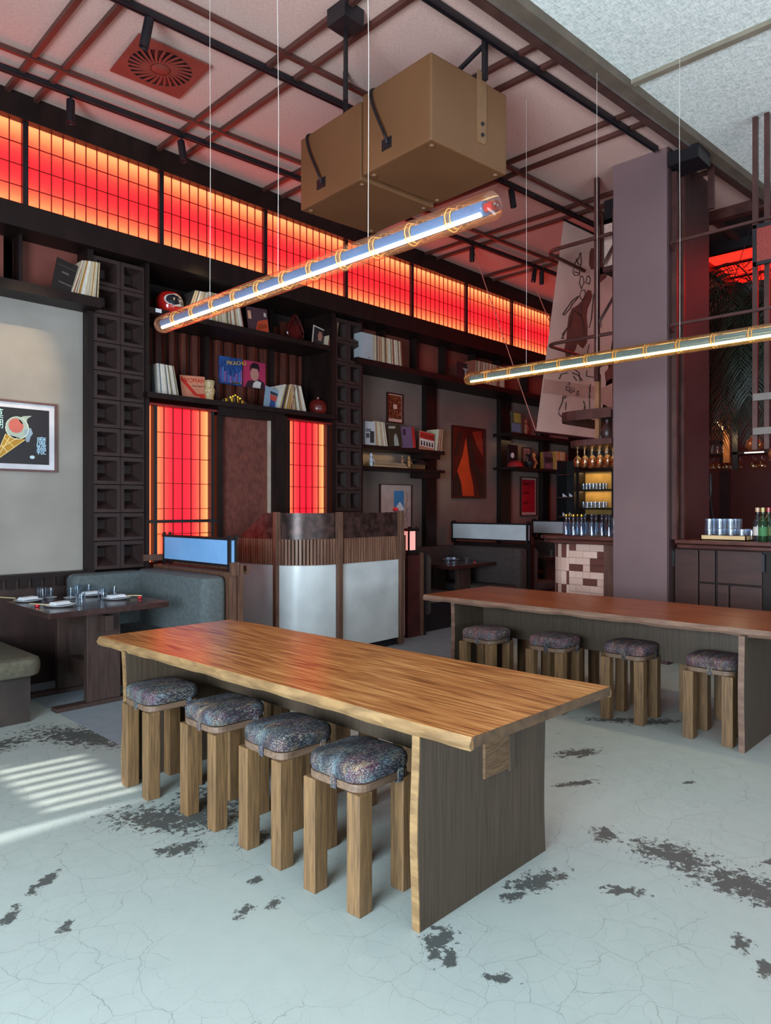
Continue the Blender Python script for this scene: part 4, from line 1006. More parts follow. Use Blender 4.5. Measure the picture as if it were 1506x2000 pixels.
MB().box(6.8, 6.84, 3.29, 3.455, 0, 1.11).build('side_board', M('bar_board', '5f3b30', '4c2e26', rough=.5, scale=4, stretch=(6, 6, .7)), t)
m_tc = M('cream_tile', 'd9b9ac', 'caa799', rough=.35, rnd=True, scale=2); m_tb = M('brown_tile', '6f4038', '5c332d', rough=.35, rnd=True, scale=2)
def tile(u, hh, mat):
    b = MB(); k = max(2, round(hh/.016)) if hh < .1 else 1
    b.box(0, .008, .0015, u-.0015, .0015, hh-.0015)
    if k > 1:
        for i in range(k): b.box(-.004, .0, .002, u-.002, hh*i/k+.0042, hh*(i+1)/k-.0042)
    return mesh_only(b, 'tile', mat)
U = .0815; HH = .0725
TM = {(w_, m_): tile(U*w_, HH, (m_tc, m_tb)[m_]) for w_ in (1, 2) for m_ in (0, 1)}
rt = random.Random(3)
for r_ in range(15):
    z = 1.105-HH*(r_+1); c = 0
    if rt.random() < .5: c = 0
    while c < 5:
        w_ = 2 if (c < 4 and rt.random() < .68) else 1
        inst(TM[(w_, int(rt.random() < .3))], 'tile', t, (6.828, 3.46+c*U, z)); c += w_
# vertical tiles round the curved corner
TV = [mesh_only(MB().box(-.004, .008, -.031, .031, .0015, .1435), 'tile', m_) for m_ in (m_tc, m_tb)]
for k in range(6):
    if k < 1: x, y, a = 6.832, 3.90, 0
    else:
        th = PI-(k-.5)*.25; x, y, a = 7.09+.262*math.cos(th), 3.9+.0+.262*math.sin(th)*.9, -(k-.5)*.25
    for r_ in range(7):
        inst(TV[int(rt.random() < .3)], 'tile', t, (x, y, 1.10-.145*(r_+1)), rot=(0, 0, a))
t = thing('bar_cabinet', 'dark brown panelled bar cabinets with double-moulded top right of the pillar', 'cabinet', (7.1, 1.2, 0))
MB().box(6.70, 7.6, -.5, 2.685, 1.155, 1.19).build('counter_top', m_bartop, t, bevel=.006)
MB().box(6.73, 7.6, -.5, 2.68, 1.11, 1.15).build('counter_moulding', m_bartop, t, bevel=.01)
MB().box(6.83, 7.6, -.5, 2.68, 0, 1.11).build('carcass', m_frame, t)
def cabp(a, b_, y0, y1, nm='door_panel'):
    p = onX(a, y0, 6.8); q = onX(b_, y1, 6.8)
    return MB().box(6.8, 6.83, q.y, p.y, q.z, p.z).build(nm, m_cab, t, bevel=.004)
for a, b_, z0, z1 in ((1318, 1363, 1.1, .05), (1366, 1396, 1.1, .80), (1366, 1396, .785, .05), (1401, 1488, 1.1, .80), (1401, 1423, .785, .05), (1426, 1488, .785, .05)):
    ya, yb = onX(a, 1000, 6.8).y, onX(b_, 1000, 6.8).y
    MB().box(6.8, 6.83, yb, ya, z1, z0).build('door_panel', m_cab, t, bevel=.004)
for k in range(3): MB().box(6.8, 6.83, 1.83-.6*(k+1), 1.83-.6*k-.02, .05, 1.1).build('door_panel', m_cab, t, bevel=.004)
for px in (1315, 1491):
    y = onX(px, 1000, 6.78).y; MB().box(6.77, 6.8, y-.012, y+.012, .93, 1.08).build('handle', m_black, t)

# glass carafes on the bar end
prof = [(.03, 0), (.038, .006), (.038, .12), (.034, .14), (.017, .165), (.015, .2), (.018, .205), (.018, .225)]
me_car = mesh_only(glass_mesh(prof, .002, 18), 'glass', glassm('blue_grey_glass', 'e2eaf2', .35), smooth=True)
me_cap = mesh_only(MB().lathe([(.0185, .205), (.0185, .228), (.001, .23)], n=14), 'cap', m_brass, smooth=True)
ORD = ['first', 'second', 'third', 'fourth', 'fifth', 'sixth', 'seventh', 'eighth', 'ninth', 'tenth', 'eleventh']
cs = [(1106, 6.95), (1112, 7.1), (1120, 6.9), (1128, 7.1), (1136, 6.93), (1143, 7.12), (1156, 6.92), (1164, 7.1), (1176, 6.93), (1184, 7.14), (1190, 6.9)]
for i, (px, x) in enumerate(cs):
    p = onX(px, 1000, x)
    c = thing('glass_carafe', '%s glass bottle from the left on the tiled bar end, %s' % (ORD[i], 'brass-capped' if i < 5 else 'uncapped'), 'bottle', (x, p.y, 1.191), 'carafes on the bar end')
    inst(me_car, 'bottle', c, (x, p.y, 1.191)); 
    if i < 5: inst(me_cap, 'cap', c, (x, p.y, 1.191))
for px, x in ((1199, 6.9), (1203, 6.98)):
    p = onX(px, 1000, x); o = put(me_tumbler, 'tall_tumbler', 'tall glass tumbler right of the bottles, against the pillar', 'glass', (x, p.y, 1.191), 0, 'tall tumblers by the pillar'); o.scale = (.9, .9, 2.1)

# rack over the bar
t = thing('bar_rack', 'hanging brown steel rack with rounded shelves wrapped round the pillar above the bar', 'rack', (7.0, 3.4, 2.1))
def rails(z, r, y0=3.3, y1=4.06, x0=6.66, x1=7.5, h=None):
    pts = [(x0, y0, z), (x0, y1-.12, z)]+[(x0+.12-.12*math.cos(a), y1-.12+.12*math.sin(a), z) for a in [PI/2*i/6 for i in range(1, 7)]]+[(x1, y1, z)]
    MB().tube(pts, r, 6).build('loop_rail', m_steel, t, smooth=True)
rails(4.24, .02, y1=4.05); rails(3.24, .018, y1=4.05)
for z, lab in ((2.45, 'shelf_plate'), (2.165, 'shelf_plate')):
    y1 = 3.93 if z > 2.3 else 3.86
    MB().prism(bend(6.66, y1, .25, 7.9, 3.3), z-.03, z+.03).build(lab, m_steel, t) if z < 2.3 else ribbon([(6.66, 3.3), (6.66, 3.68), (6.68, 3.78), (6.74, 3.87), (6.84, 3.92), (6.95, 3.93), (7.9, 3.93)], 0, .03, 2.40, 2.50).build(lab, m_steel, t)
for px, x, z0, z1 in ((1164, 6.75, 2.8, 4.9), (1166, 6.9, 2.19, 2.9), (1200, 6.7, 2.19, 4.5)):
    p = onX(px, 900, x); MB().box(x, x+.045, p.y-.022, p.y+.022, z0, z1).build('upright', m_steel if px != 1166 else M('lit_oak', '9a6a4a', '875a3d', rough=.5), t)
MB().tube([(6.78, 3.45, 4.0), (6.9, 3.3, 4.35)], .02, 4).build('diagonal', m_steel, t); MB().tube([(6.78, 3.5, 3.4), (6.95, 3.31, 3.85)], .02, 4).build('diagonal', m_steel, t)
MB().tube([(6.78, 3.5, 2.95), (6.8, 3.31, 3.05)], .02, 4).build('diagonal', m_steel, t)
t = thing('bar_rack', 'hanging brown steel rack with long rails in front of the pillar at the right edge', 'rack', (6.7, 2, 2.1))
for z in (3.985, 3.21):
    MB().tube([(6.75, 2.72, z-.04), (6.65, 2.7, z), (6.65, 1.3, z)], .017, 4).build('long_rail', m_steel, t)
for px in (1475, 1498):
    p = onX(px, 900, 6.67); MB().box(6.66, 6.70, p.y-.02, p.y+.02, 2.0, 4.9).build('upright', m_steel, t)
for z in (2.45, 2.155): MB().box(6.62, 6.66, 1.3, onX(1472, 900, 6.64).y, z-.03, z+.03).build('shelf_edge', M('grey_steel', '706762', '645b57', rough=.4), t)
MB().box(6.66, 7.4, 1.3, 1.95, 2.13, 2.17).build('shelf_plate', m_steel, t)
# mesh panel on the right rack
pa = onX(1476, 480, 6.6); pb = onX(1506, 545, 6.6)
t2_ = thing('mesh_panel', 'small red perforated panel in a dark frame at the right edge', 'panel', (6.6, 1.85, 3.5))
MB().box(6.6, 6.61, 1.4, 1.95, 3.6, 3.9).build('mesh', M('red_mesh', 'a03a30', '6a2520', rough=.5, scale=90), t2_)
for z in (3.58, 3.9): MB().box(6.59, 6.62, 1.4, 1.97, z, z+.03).build('frame', m_black, t2_)
MB().box(6.59, 6.62, 1.94, 1.97, 3.58, 3.93).build('frame', m_black, t2_)

# wine glasses
wp = [(.034, 0), (.033, .002), (.006, .006), (.004, .012), (.004, .085), (.012, .092), (.032, .115), (.038, .14), (.036, .17), (.030, .2)]
wine = MB().lathe(wp+[(.0285, .2), (.0345, .17), (.036, .14), (.03, .117), (.001, .098)], n=18)
me_wine = mesh_only(wine, 'wine_glass', glassm('warm_glass', 'f5e6d0', .4), smooth=True)
rg = random.Random(5)
for i in range(4):
    for j in range(6):
        x = 6.78+i*.15; y = 3.40+j*.085
        if y > 3.86-(.08 if i == 0 else 0): continue
        put(me_wine, 'wine_glass', 'hanging wine glass over the bar end, %s row from front, %s from the pillar' % (ORD[i], ORD[j]), 'glass', (x, y, 2.132), 0, 'glasses hanging over the bar end', rot=(PI, 0, 0))
light('rack_glow', 'AREA', (7.0, 3.6, 2.128), (0, 0, 0), .8, (1, .7, .35), .5, .4)
for k in range(2):
    put(me_wine, 'wine_glass', 'large upside-down wine glass at the right picture edge under the %s of the rack' % ('front' if k == 0 else 'back'), 'glass', (6.68+.3*k, 1.83-.1*k, 2.128), 0, None, rot=(PI, 0, 0)).scale = (1.15, 1.15, 1.15)
# dark bottle and small jug on the rack shelf
me_jug = mesh_only(MB().lathe([(.03, 0), (.05, .03), (.052, .08), (.03, .12), (.014, .14), (.02, .17)], n=18), 'jug', M('dark_clay', '4b3230', '33211f', rough=.4), smooth=True)
for px, x, s, lab in ((1186, 6.9, 1.25, 'dark round-bellied clay bottle on the lower rack shelf beside the pillar'), (1174, 6.95, .7, 'small dark clay jug left of the round bottle on the rack shelf')):
    p = onX(px, 860, x); o = put(me_jug, 'clay_jug', lab, 'jug', (x, p.y, 2.196)); o.scale = (s, s, s)

# right counter: glass crate, bottles, tap
p = onX(1425, 1048, 7.0)
t = thing('glass_crate', 'pale yellow plastic crate of stacked clear tumblers on the bar cabinet', 'crate', (7.0, p.y, 1.191))
yc = p.y; m_crate = M('cream_crate', 'd9b98a', 'c8a678', rough=.5)
MB().box(6.82, 7.2, yc-.2, yc+.2, 1.191, 1.20).build('base', m_crate, t)
for a in (-.2, .19): MB().box(6.82, 7.2, yc+a, yc+a+.01, 1.191, 1.235).build('side', m_crate, t)
for x in (6.82, 7.19): MB().box(x, x+.01, yc-.2, yc+.2, 1.191, 1.235).build('side', m_crate, t)
for i in range(3):
    for j in range(4):
        for k in range(2):
            h_ = 1.2015+k*.093
            if k == 1 and j == 0: continue
            put(me_tumbler, 'stacked_tumbler', 'tumbler in crate, %s layer, %s row back, %s from right' % (('lower', 'upper')[k], ORD[i], ORD[j]), 'glass', (6.89+i*.11, yc-.14+j*.095, h_), 0, 'tumblers stacked in the crate')
light('crate_glow', 'POINT', (7.25, yc, 1.5), (0, 0, 0), .8, (1, .75, .45), .05)
bp_ = [(.034, 0), (.036, .008), (.036, .17), (.03, .195), (.013, .225), (.012, .28), (.015, .285), (.015, .3)]
for px, x, c, capc, lab in ((1480, 6.95, '2c2f33', 'c9a080', 'dark squat bottle with a white label next to the crate'), (1490, 6.88, '1d3a22', 'b9a45a', 'dark green bottle with a green label on the bar cabinet'), (1501, 7.0, '2a3b2a', 'b03038', 'green bottle with a red cap at the right edge')):
    p = onX(px, 1048, x); t = thing('liquor_bottle', lab, 'bottle', (x, p.y, 1.191))
    MB().lathe(bp_, (x, p.y, 1.191), 18).build('bottle', M('bottle_'+c, c, None, rough=.08), t, smooth=True)
    MB().lathe([(.0165, .262), (.0165, .302), (.001, .303)], (x, p.y, 1.191), 14).build('cap', M('cap_'+capc, capc, None, rough=.3), t)
    MB().lathe([(.0368, .05), (.0368, .13)], (x, p.y, 1.191), 18, cap=False).build('paper_label', M('label_'+c, {'2c2f33': 'd9d0cc', '1d3a22': '3f7a4a', '2a3b2a': '5a6a3a'}[c], None, rough=.7, scale=40, ramp=(.45, .5)), t)
for i, (px, x) in enumerate(((1468, 7.0), (1473, 7.12), (1462, 7.2), (1477, 7.15))):
    p = onX(px, 1048, x); put(me_tumbler, 'small_tumbler', 'small clear tumbler between the crate and the bottles on the bar cabinet', 'glass', (x, p.y, 1.191), 0, 'small tumblers beside the crate')
p = onX(1388, 970, 7.9)
t = thing('beer_tap', 'beer tap with dark handle and chrome spout beside the pillar', 'tap', (7.9, p.y, 1.19))
MB().lathe([(.04, 0), (.03, .02), (.022, .04), (.022, .38)], (7.97, p.y, 1.0), 14).build('column', m_black, t, smooth=True)
MB().tube([(7.97, p.y, 1.36), (7.88, p.y, 1.64-.02)], .014, 8).build('tap_body', m_black, t)
MB().lathe([(.012, 0), (.02, .06), (.018, .22), (.01, .24)], (7.89, p.y, 1.62), 12).build('handle', m_black, t, smooth=True)
MB().tube([(7.89, p.y, 1.62), (7.84, p.y, 1.60), (7.82, p.y, 1.54)], .012, 8).build('spout', m_chrome, t, smooth=True)
MB().box(7.85, 8.1, p.y-.2, p.y+.2, 0, 1.0).build('tap_stand', m_frame, t)

# back bar far right: rail with hanging glasses, post, pot
X_B = 10.2
yl, yr = onX(1384, 900, X_B).y, onX(1520, 900, X_B).y
t = thing('back_bar_rack', 'dark glass rack on posts behind the bar at the right', 'rack', (X_B, (yl+yr)/2, 0))
MB().box(X_B-.05, X_B+.3, yr-.6, yl+.5, 2.21, 2.24).build('shelf', m_frame, t)
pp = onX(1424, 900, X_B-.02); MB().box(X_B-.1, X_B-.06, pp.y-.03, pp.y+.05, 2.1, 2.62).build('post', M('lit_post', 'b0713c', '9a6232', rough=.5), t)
MB().box(X_B-.05, X_B+.0, pp.y-.12, pp.y-.05, 2.0, 2.7).build('post', m_black, t)
for y_ in (yr-.5, yl+.4): MB().box(X_B+.1, X_B+.16, y_-.03, y_+.03, 0, 2.21).build('post', m_black, t)
p0, p1 = onX(1454, 900, X_B-.06), onX(1492, 900, X_B-.06)
MB().box(X_B-.065, X_B-.05, p1.y, p0.y, 2.215, 2.232).build('light_strip', emis('cool_strip', 'e8e0d8', .9), t)
for i, px in enumerate((1388, 1393, 1399, 1404, 1413, 1419, 1426, 1441, 1446, 1471, 1476, 1488, 1493)):
    p = onX(px, 900, X_B+(.05 if i % 2 else .2)); put(me_wine, 'wine_glass', 'upside-down wine glass hanging from the back bar rack at the right', 'glass', (p.x, p.y, 2.208), 0, 'glasses hanging on the back bar rack', rot=(PI, 0, 0))
for i, px in enumerate((1386, 1391, 1397, 1402, 1407, 1412)):
    p = onX(px, 900, X_B+(.05 if i % 2 else .2)); o = put(me_shot, 'bowl_glass', 'small stemless glass standing in a row on the back bar rack', 'glass', (p.x, p.y, 2.241), 0, 'glasses standing on the back bar rack'); o.scale = (1.4, 1.4, 1.5)
p = onX(1473, 880, X_B+.1); t = thing('copper_pot', 'round copper pot with a ring handle on the back bar rack', 'pot', (p.x, p.y, 2.241))
MB().lathe([(.05, 0), (.1, .05), (.11, .1), (.09, .16), (.055, .19), (.06, .22)], (p.x, p.y, 2.241), 22).build('body', M('copper', 'a86a48', '83492e', rough=.35, metal=.4), t, smooth=True)
MB().tube([(p.x-.08, p.y-.07+.03*math.cos(a), 2.36+.05*math.sin(a)) for a in [2*PI*i/14 for i in range(14)]], .007, 6, closed=True).build('ring_handle', m_brass, t, smooth=True)
light('back_bar_glow', 'POINT', (9.9, yl-.3, 2.45), (0, 0, 0), 2.5, (1, .68, .35), .05)
t = thing('slanting_strip_light', 'slanting warm strip light on a pale lit panel behind the palm', 'light', (11.5, 4, 2.9))
a, b_ = onX(1398, 823, 11.5), onX(1417, 842, 11.5)
MB().tube([tuple(a), tuple(b_)], .016, 6).build('strip', emis('strip_glow', 'ffd9a0', 2.5), t)
MB().box(11.6, 11.65, b_.y-.1, a.y+.1, 2.6, 3.3).build('lit_panel', M('pale_panel', '8a6f58', '7d644f', rough=.7), t)
MB().box(11.66, 11.72, b_.y, a.y, 0, 3.3).build('back_post', m_black, t)
MB().box(11.5, 11.65, b_.y-.1, a.y+.1, 2.54, 2.6).build('ledge', M('pale_panel', '8a6f58'), t)

# lit display shelves behind the bar end
XB = 10.9
a, b_ = onX(1131, 912, XB), onX(1181, 1004, XB)
t = thing('lit_display_shelf', 'warm-lit display shelving with glassware behind the bar end', 'shelving', (XB, (a.y+b_.y)/2, 0))
ma = M('gold_back', 'b58c4a', 'a07a3e', rough=.5)
y0_, y1_, ym = onX(1168, 950, XB).y, a.y, b_.y
MB().box(XB+.22, XB+.25, ym-.1, y1_, 1.2, 2.12).build('back_panel', ma, t)
MB().box(XB+.0, XB+.25, y1_, y1_+.03, 1.0, 2.2).build('side_panel', m_frame, t)
for z in (2.1, 1.78, 1.47, 1.36):
    MB().box(XB, XB+.25, ym-.15, y1_, z-.012, z+.012).build('shelf', m_frame, t)
MB().box(XB-.02, XB+.25, ym-.6, y0_-.25, 0, 2.4).build('side_cabinet', m_black, t)
MB().box(XB, XB+.3, ym-.15, y1_, 0, 1.35).build('base_cabinet', m_frame, t)
for z in (2.08, 1.765):
    light('display_glow', 'AREA', (XB+.1, (ym+y1_)/2, z), (0, 0, 0), 1.1, (1, .72, .3), .15, .5)
rg = random.Random(9)
for z, nn in ((1.793, 7), (1.483, 6)):
    for i in range(nn):
        for dx in (.06, .15):
            y = ym+.05+(y1_-ym-.1)*i/(nn-1); o = put(me_tumbler, 'shelf_glass', 'small glass on the warm-lit shelves behind the bar end', 'glass', (XB+dx, y, z), 0, 'glasses on the lit shelves'); o.scale = (.85, .85, 1.1)
t = thing('tall_dark_shelf', 'tall black shelving with small white cards left of the lit display', 'shelving', (10.9, 6.0, 0))
yA, yB = onX(1088, 1000, 10.8).y, onX(1120, 1000, 10.8).y
MB().box(11.1, 11.13, yB, yA, 0, 2.3).build('back_panel', m_black, t)
for y in (yA, yB): MB().box(10.8, 11.1, y-.015, y+.015, 0, 2.3).build('side_panel', m_black, t)
for z in (2.05, 1.66, 1.33, 1.02): MB().box(10.8, 11.1, yB, yA, z-.012, z+.012).build('shelf', m_steel, t)
for z in (1.673, 1.343, 1.033):
    for s in (.25, .65):
        y = yA+(yB-yA)*s
        tag(MB().prism([(y, z), (y-.09, z), (y, z+.06)], 10.85, 10.87, mtx=Matrix(((0, 0, 1, 0), (1, 0, 0, 0), (0, 1, 0, 0), (0, 0, 0, 1)))).build('folded_card', m_linen), 'small white wedge-shaped card on the tall black shelving behind the bar', 'card', 'white cards on the black shelving')

# ------------------------------------------------------------------ palm in front of the red skylight
t = thing('palm_plant', 'dark green palm with drooping fronds hanging before the red skylight', 'palm', (9.3, 2.75, 3.95))
m_leaf = M('palm_leaf', '1e2a1c', '121a12', rough=.5, rnd=True); m_stalk = M('palm_stalk', '3c2f22', '2b2118', rough=.7, scale=12)
MB().lathe([(.001, 0), (.2, 0), (.3, .12), (.3, .22), (.27, .22), (.26, .14), (.001, .14)], (9.3, 2.75, 3.95), 20).build('planter', m_black, t, smooth=True)
for k in range(3): MB().tube([(9.3+.28*math.cos(k*2.1), 2.75+.28*math.sin(k*2.1), 4.15), (9.3+.05*math.cos(k*2.1), 2.75+.05*math.sin(k*2.1), 4.9)], .006, 5).build('hanger_rod', m_black, t)
rp = random.Random(21)
def frond(o, az, el, L_, droop, nl=17):
    b = MB(); pts = []; p = Vector(o); e = el; n = 14
    for i in range(n+1):
        pts.append(p.copy()); d = Vector((math.cos(az)*math.cos(e), math.sin(az)*math.cos(e), math.sin(e))); p = p+d*L_/n; e -= droop/n
    b.tube(pts, [.009*(1-i/n)+.002 for i in range(n+1)], 4)
    for i in range(2*nl):
        s = .2+.78*(i//2)/nl; k = s*n; j = min(int(k), n-1); q = pts[j].lerp(pts[j+1], k-j); d = (pts[j+1]-pts[j]).normalized()
        side = d.cross(Vector((0, 0, 1)));
        if side.length < .1: side = Vector((math.sin(az), -math.cos(az), 0))
        side.normalize(); sg = 1 if i % 2 else -1
        dirn = (side*sg*.85+d*.7+Vector((0, 0, -.25-.3*rp.random()))).normalized(); ll = L_*.34*math.sin(PI*(.15+.8*s))+.05
        tip = q+dirn*ll+Vector((0, 0, -ll*.25)); mid = q+dirn*ll*.5; wv = d*.011
        b.add([q-wv*.4, q+wv*.4, mid+wv, mid-wv, tip], [(0, 1, 2, 3), (3, 2, 4)])
    b.build('frond', m_leaf, t)
for k in range(15): frond((9.3, 2.75, 4.12), k*2.4+rp.random()*.5, .3+.8*rp.random(), 1.15+.4*rp.random(), 2.4+.9*rp.random(), 24)
for k in range(22): frond((9.3+.2*math.cos(k), 2.75+.2*math.sin(k), 4.1), k*2.1+1+rp.random()*.4, -.1-.6*rp.random(), 1.5+.5*rp.random(), 1.2+.5*rp.random(), 26)
for k in range(14): frond((9.3+.15*math.cos(k), 2.75+.15*math.sin(k), 4.0), k*.9+rp.random()*.4, -.9-.3*rp.random(), 1.6+.25*rp.random(), .5, 26)

# ------------------------------------------------------------------ banner
BA, BB_, BD = Vector((7.2, 4.14, 4.77)), Vector((8.55, 4.05, 4.77)), Vector((7.25, 4.54, 2.385))
Ub = BB_-BA; Vb = BD-BA; Nb = Ub.cross(Vb).normalized()
if Nb.y > 0: Nb = -Nb
t = thing('hanging_banner', 'tall pale banner with line drawings and brown shapes hanging by the bar', 'banner', tuple(BD))
b = MB(); nU, nV = 8, 20; vs = []
for o_ in (0, .004):
    for j in range(nV+1):
        for i in range(nU+1):
            vs.append(BA+Ub*i/nU+Vb*j/nV-Nb*o_)
K = (nU+1)*(nV+1); fs = []
for j in range(nV):
    for i in range(nU):
        a = j*(nU+1)+i; fs += [(a, a+1, a+nU+2, a+nU+1), (K+a, K+a+nU+1, K+a+nU+2, K+a+1)]
b.add(vs, fs).build('cloth', M('banner_cloth', 'e6b9ac', 'dab0a2', rough=.9, scale=3), t)
MB().tube([tuple(BA-Ub*.02), tuple(BB_)], .014, 6).build('top_bar', m_black, t); MB().tube([tuple(BD-Ub*.02), tuple(BD+Ub)], .016, 6).build('bottom_bar', m_black, t)
def onB(px, py, off=.003):
    r = Vector(ray(px, py)); o = Vector((0, 0, 1.5)); s = (BA-o).dot(Nb)/r.dot(Nb); return o+r*s+Nb*off
m_ink = M('brown_ink', '45201c', '3a1a17', rough=.8); m_shape = M('brown_print', '7c4136', '6e382f', rough=.9)
def crop(pts): return [(1040+x*.22, 420+y*.22) for x, y in pts]
def shape(pts, mat=None, off=.002):
    P = [onB(x, y, off) for x, y in crop(pts)]; P2 = [p-Nb*.0015 for p in P]; n = len(P)
    MB().add(P+P2, [tuple(range(n)), tuple(range(n, 2*n))]+[(i, (i+1) % n, n+(i+1) % n, n+i) for i in range(n)]).build('printed_shape', mat or m_shape, t)
shape([(490, 665), (520, 670), (530, 720), (520, 760), (490, 830), (480, 900), (490, 1000), (485, 1130), (450, 1185), (425, 1170), (400, 1140), (380, 1200), (340, 1250), (300, 1260), (280, 1200), (300, 1100), (310, 980), (320, 900), (350, 830), (400, 800), (440, 760), (465, 700)])
shape([(650, 330), (700, 330), (715, 380), (700, 460), (650, 560), (600, 600), (590, 500), (600, 400)])
shape([(520, 295), (545, 295), (545, 480), (520, 485), (500, 440), (505, 340)])
shape([(560, 1350), (730, 1200), (735, 1430), (650, 1480), (640, 1400), (700, 1330)])
shape([(105, 1455), (560, 1520), (560, 1640), (90, 1580)], M('banner_band', 'cc9a8c', 'c49284', rough=.9))
shape([(735, 1480), (560, 1560), (560, 1640), (735, 1740)], M('banner_band', 'b78579'))
lines = [[(415, 345), (410, 380), (370, 430), (355, 510), (370, 535), (410, 535), (430, 420), (425, 350)], [(415, 345), (425, 335), (428, 350)], [(385, 390), (405, 435), (418, 438)], [(370, 505), (405, 515)],
         [(425, 540), (412, 600), (430, 655), (455, 600), (445, 550), (425, 540)], [(480, 545), (470, 600), (500, 615), (512, 570), (495, 540), (480, 545)], [(430, 670), (415, 720), (440, 760), (470, 720), (460, 665), (430, 670)],
         [(405, 720), (350, 760), (265, 880), (275, 890), (330, 830), (350, 790), (395, 740), (405, 720)], [(370, 850), (400, 870), (430, 900)], [(360, 840), (330, 980), (300, 1010), (262, 1060), (275, 1100)],
         [(300, 1010), (265, 1080), (255, 1100)], [(430, 770), (425, 880), (450, 960), (455, 1060)], [(480, 1380), (475, 1430), (540, 1440)], [(235, 1455), (250, 1415), (310, 1400)], [(350, 1400), (400, 1420), (440, 1470)],
         [(370, 1370), (410, 1400), (420, 1480)], [(360, 1430), (390, 1470)], [(300, 1510), (292, 1550), (320, 1560)], [(300, 1530), (330, 1525), (325, 1570), (345, 1580)], [(350, 1530), (340, 1560), (365, 1570), (368, 1540)], [(395, 1565), (385, 1600), (405, 1600), (405, 1560), (395, 1565)],
         [(310, 1490), (330, 1485), (320, 1510)], [(265, 1620), (275, 1605), (300, 1610), (280, 1630), (265, 1620), (262, 1660), (235, 1720), (230, 1765), (265, 1800)], [(295, 1660), (290, 1730)], [(512, 1500), (500, 1600), (508, 1780)], [(450, 1650), (465, 1700), (460, 1790)],
         [(455, 1660), (462, 1690), (455, 1720), (468, 1740)], [(500, 1530), (512, 1560), (500, 1590), (510, 1620)], [(540, 1720), (520, 1780)], [(500, 1150), (480, 1250)], [(540, 700), (520, 920), (500, 1000)], [(640, 440), (610, 480), (620, 510), (645, 490), (650, 440)], [(680, 360), (670, 400), (690, 430), (700, 390)], [(605, 900), (605, 1000)]]
b = MB()
for l in lines: b.tube([tuple(onB(x, y, .005)) for x, y in crop(l)], .006, 4)
b.build('line_drawing', m_ink, t)['kind'] = 'stuff'
for i, (p, q) in enumerate((((7.45, 5.62, 4.88), tuple(BD)), ((8.55, 5.5, 4.88), tuple(BD+Ub)))):
    tag(MB().tube([p, q], .006, 6).build('guy_cord', M('pink_cord', 'b8756a', 'a8685e', rough=.7)), ('slanting cord from the ceiling to the lower left corner of the banner', 'slanting cord behind the banner to its right corner')[i], 'cord')

# ------------------------------------------------------------------ records
RC = [('c9b9a0', 'cream'), ('8c4a3a', 'rust'), ('3a3432', 'black'), ('b59a74', 'tan'), ('d8cfc4', 'white'), ('5e6b78', 'blue'), ('a9772e', 'mustard'), ('6a5f52', 'grey')]
RMX = []
for c, nm in RC:
    RMX.append([mesh_only(MB().box(0, th, 0, .31, 0, .315), 'sleeve', M('sleeve_'+nm, c, None, rough=.6, scale=20, rnd=True)) for th in (.0055, .0085, .012)])
rr_ = random.Random(11)
def row(pa, pb, y, z, l0, l1, label, group, pal=(0, 1, 2, 3, 4, 5, 6, 7), gap=.004):
    x = XW(pa, y); x1 = XW(pb, y); tot = x1-x; s = 0
    names = [n_ for c_, n_ in RC]
    while s < tot:
        ti = rr_.choice((0, 1, 1, 2)); th = (.0055, .0085, .012)[ti]
        lean = l0+(l1-l0)*s/tot
        ci = rr_.choice(pal); o = bpy.data.objects.new('record_sleeve', RMX[ci][ti]); COL.objects.link(o)
        o.location = (x+s, y+rr_.random()*.008, z+(.011*math.sin(-lean) if lean < 0 else 0)+.0005); o.rotation_euler = (0, lean, 0)
        tag(o, label.replace('thin record', 'thin %s record' % names[ci]), 'record', group); s += (th+gap*rr_.random())/max(.5, math.cos(lean))
def cover(px, y, z, w_, h, col, label, yaw=0, back=.12, roll=0, name='record_cover', prints=(), th=.006):
    x = XW(px, y)
    t = thing(name, label, 'record' if name == 'record_cover' else 'box', (x, y, z))
    c = M('cover_'+col, col, None, rough=.5, scale=3); MB().box(x, x+w_, y, y+th, z, z+h).build('sleeve', c, t)
    for kind, col2, a in prints:
        m2 = M('print_'+col2, col2, None, rough=.5)
        if kind == 'r': MB().box(x+a[0]*w_, x+a[1]*w_, y-.0012, y, z+a[2]*h, z+a[3]*h).build('printed_area', m2, t)
        elif kind == 'p': MB().prism([(x+u*w_, z+v*h) for u, v in a], y-.0018, y-.0006, mtx=Matrix(((1, 0, 0, 0), (0, 0, 1, 0), (0, 1, 0, 0), (0, 0, 0, 1)))).build('printed_area', m2, t)
        elif kind == 't': text(a[0], a[3]*h, (x+a[1]*w_, y-.002, z+a[2]*h), (PI/2, 0, 0), m2, t)
    t.rotation_euler = (-back, roll, yaw)
    return t
row(140, 191, 6.14, 3.336, .30, .04, 'thin record sleeve in the row leaning on the shelf above the grey wall', 'records on the left wall shelf', (0, 0, 1, 3, 4, 6, 2, 0))
cover(99, 6.16, 3.336, .2, .3, '1c1716', 'black glossy record cover leaning left of the record row above the grey wall', back=.1, roll=.22, prints=(('r', '5a504a', (.25, .8, .3, .34)), ('r', '5a504a', (.3, .6, .6, .66)), ('r', '3a3230', (.1, .9, .8, .84))))
row(310, 350, 6.37, 2.581, -.06, -.2, 'thin record sleeve in the row on the lower niche shelf, left end', 'records at the left of the lower niche shelf', (4, 4, 0, 5, 7, 0, 4))
cover(298, 6.44, 2.581, .05, .315, '11131c', 'near-black record cover standing at the left end of the lower niche shelf', back=.02, roll=-.02)
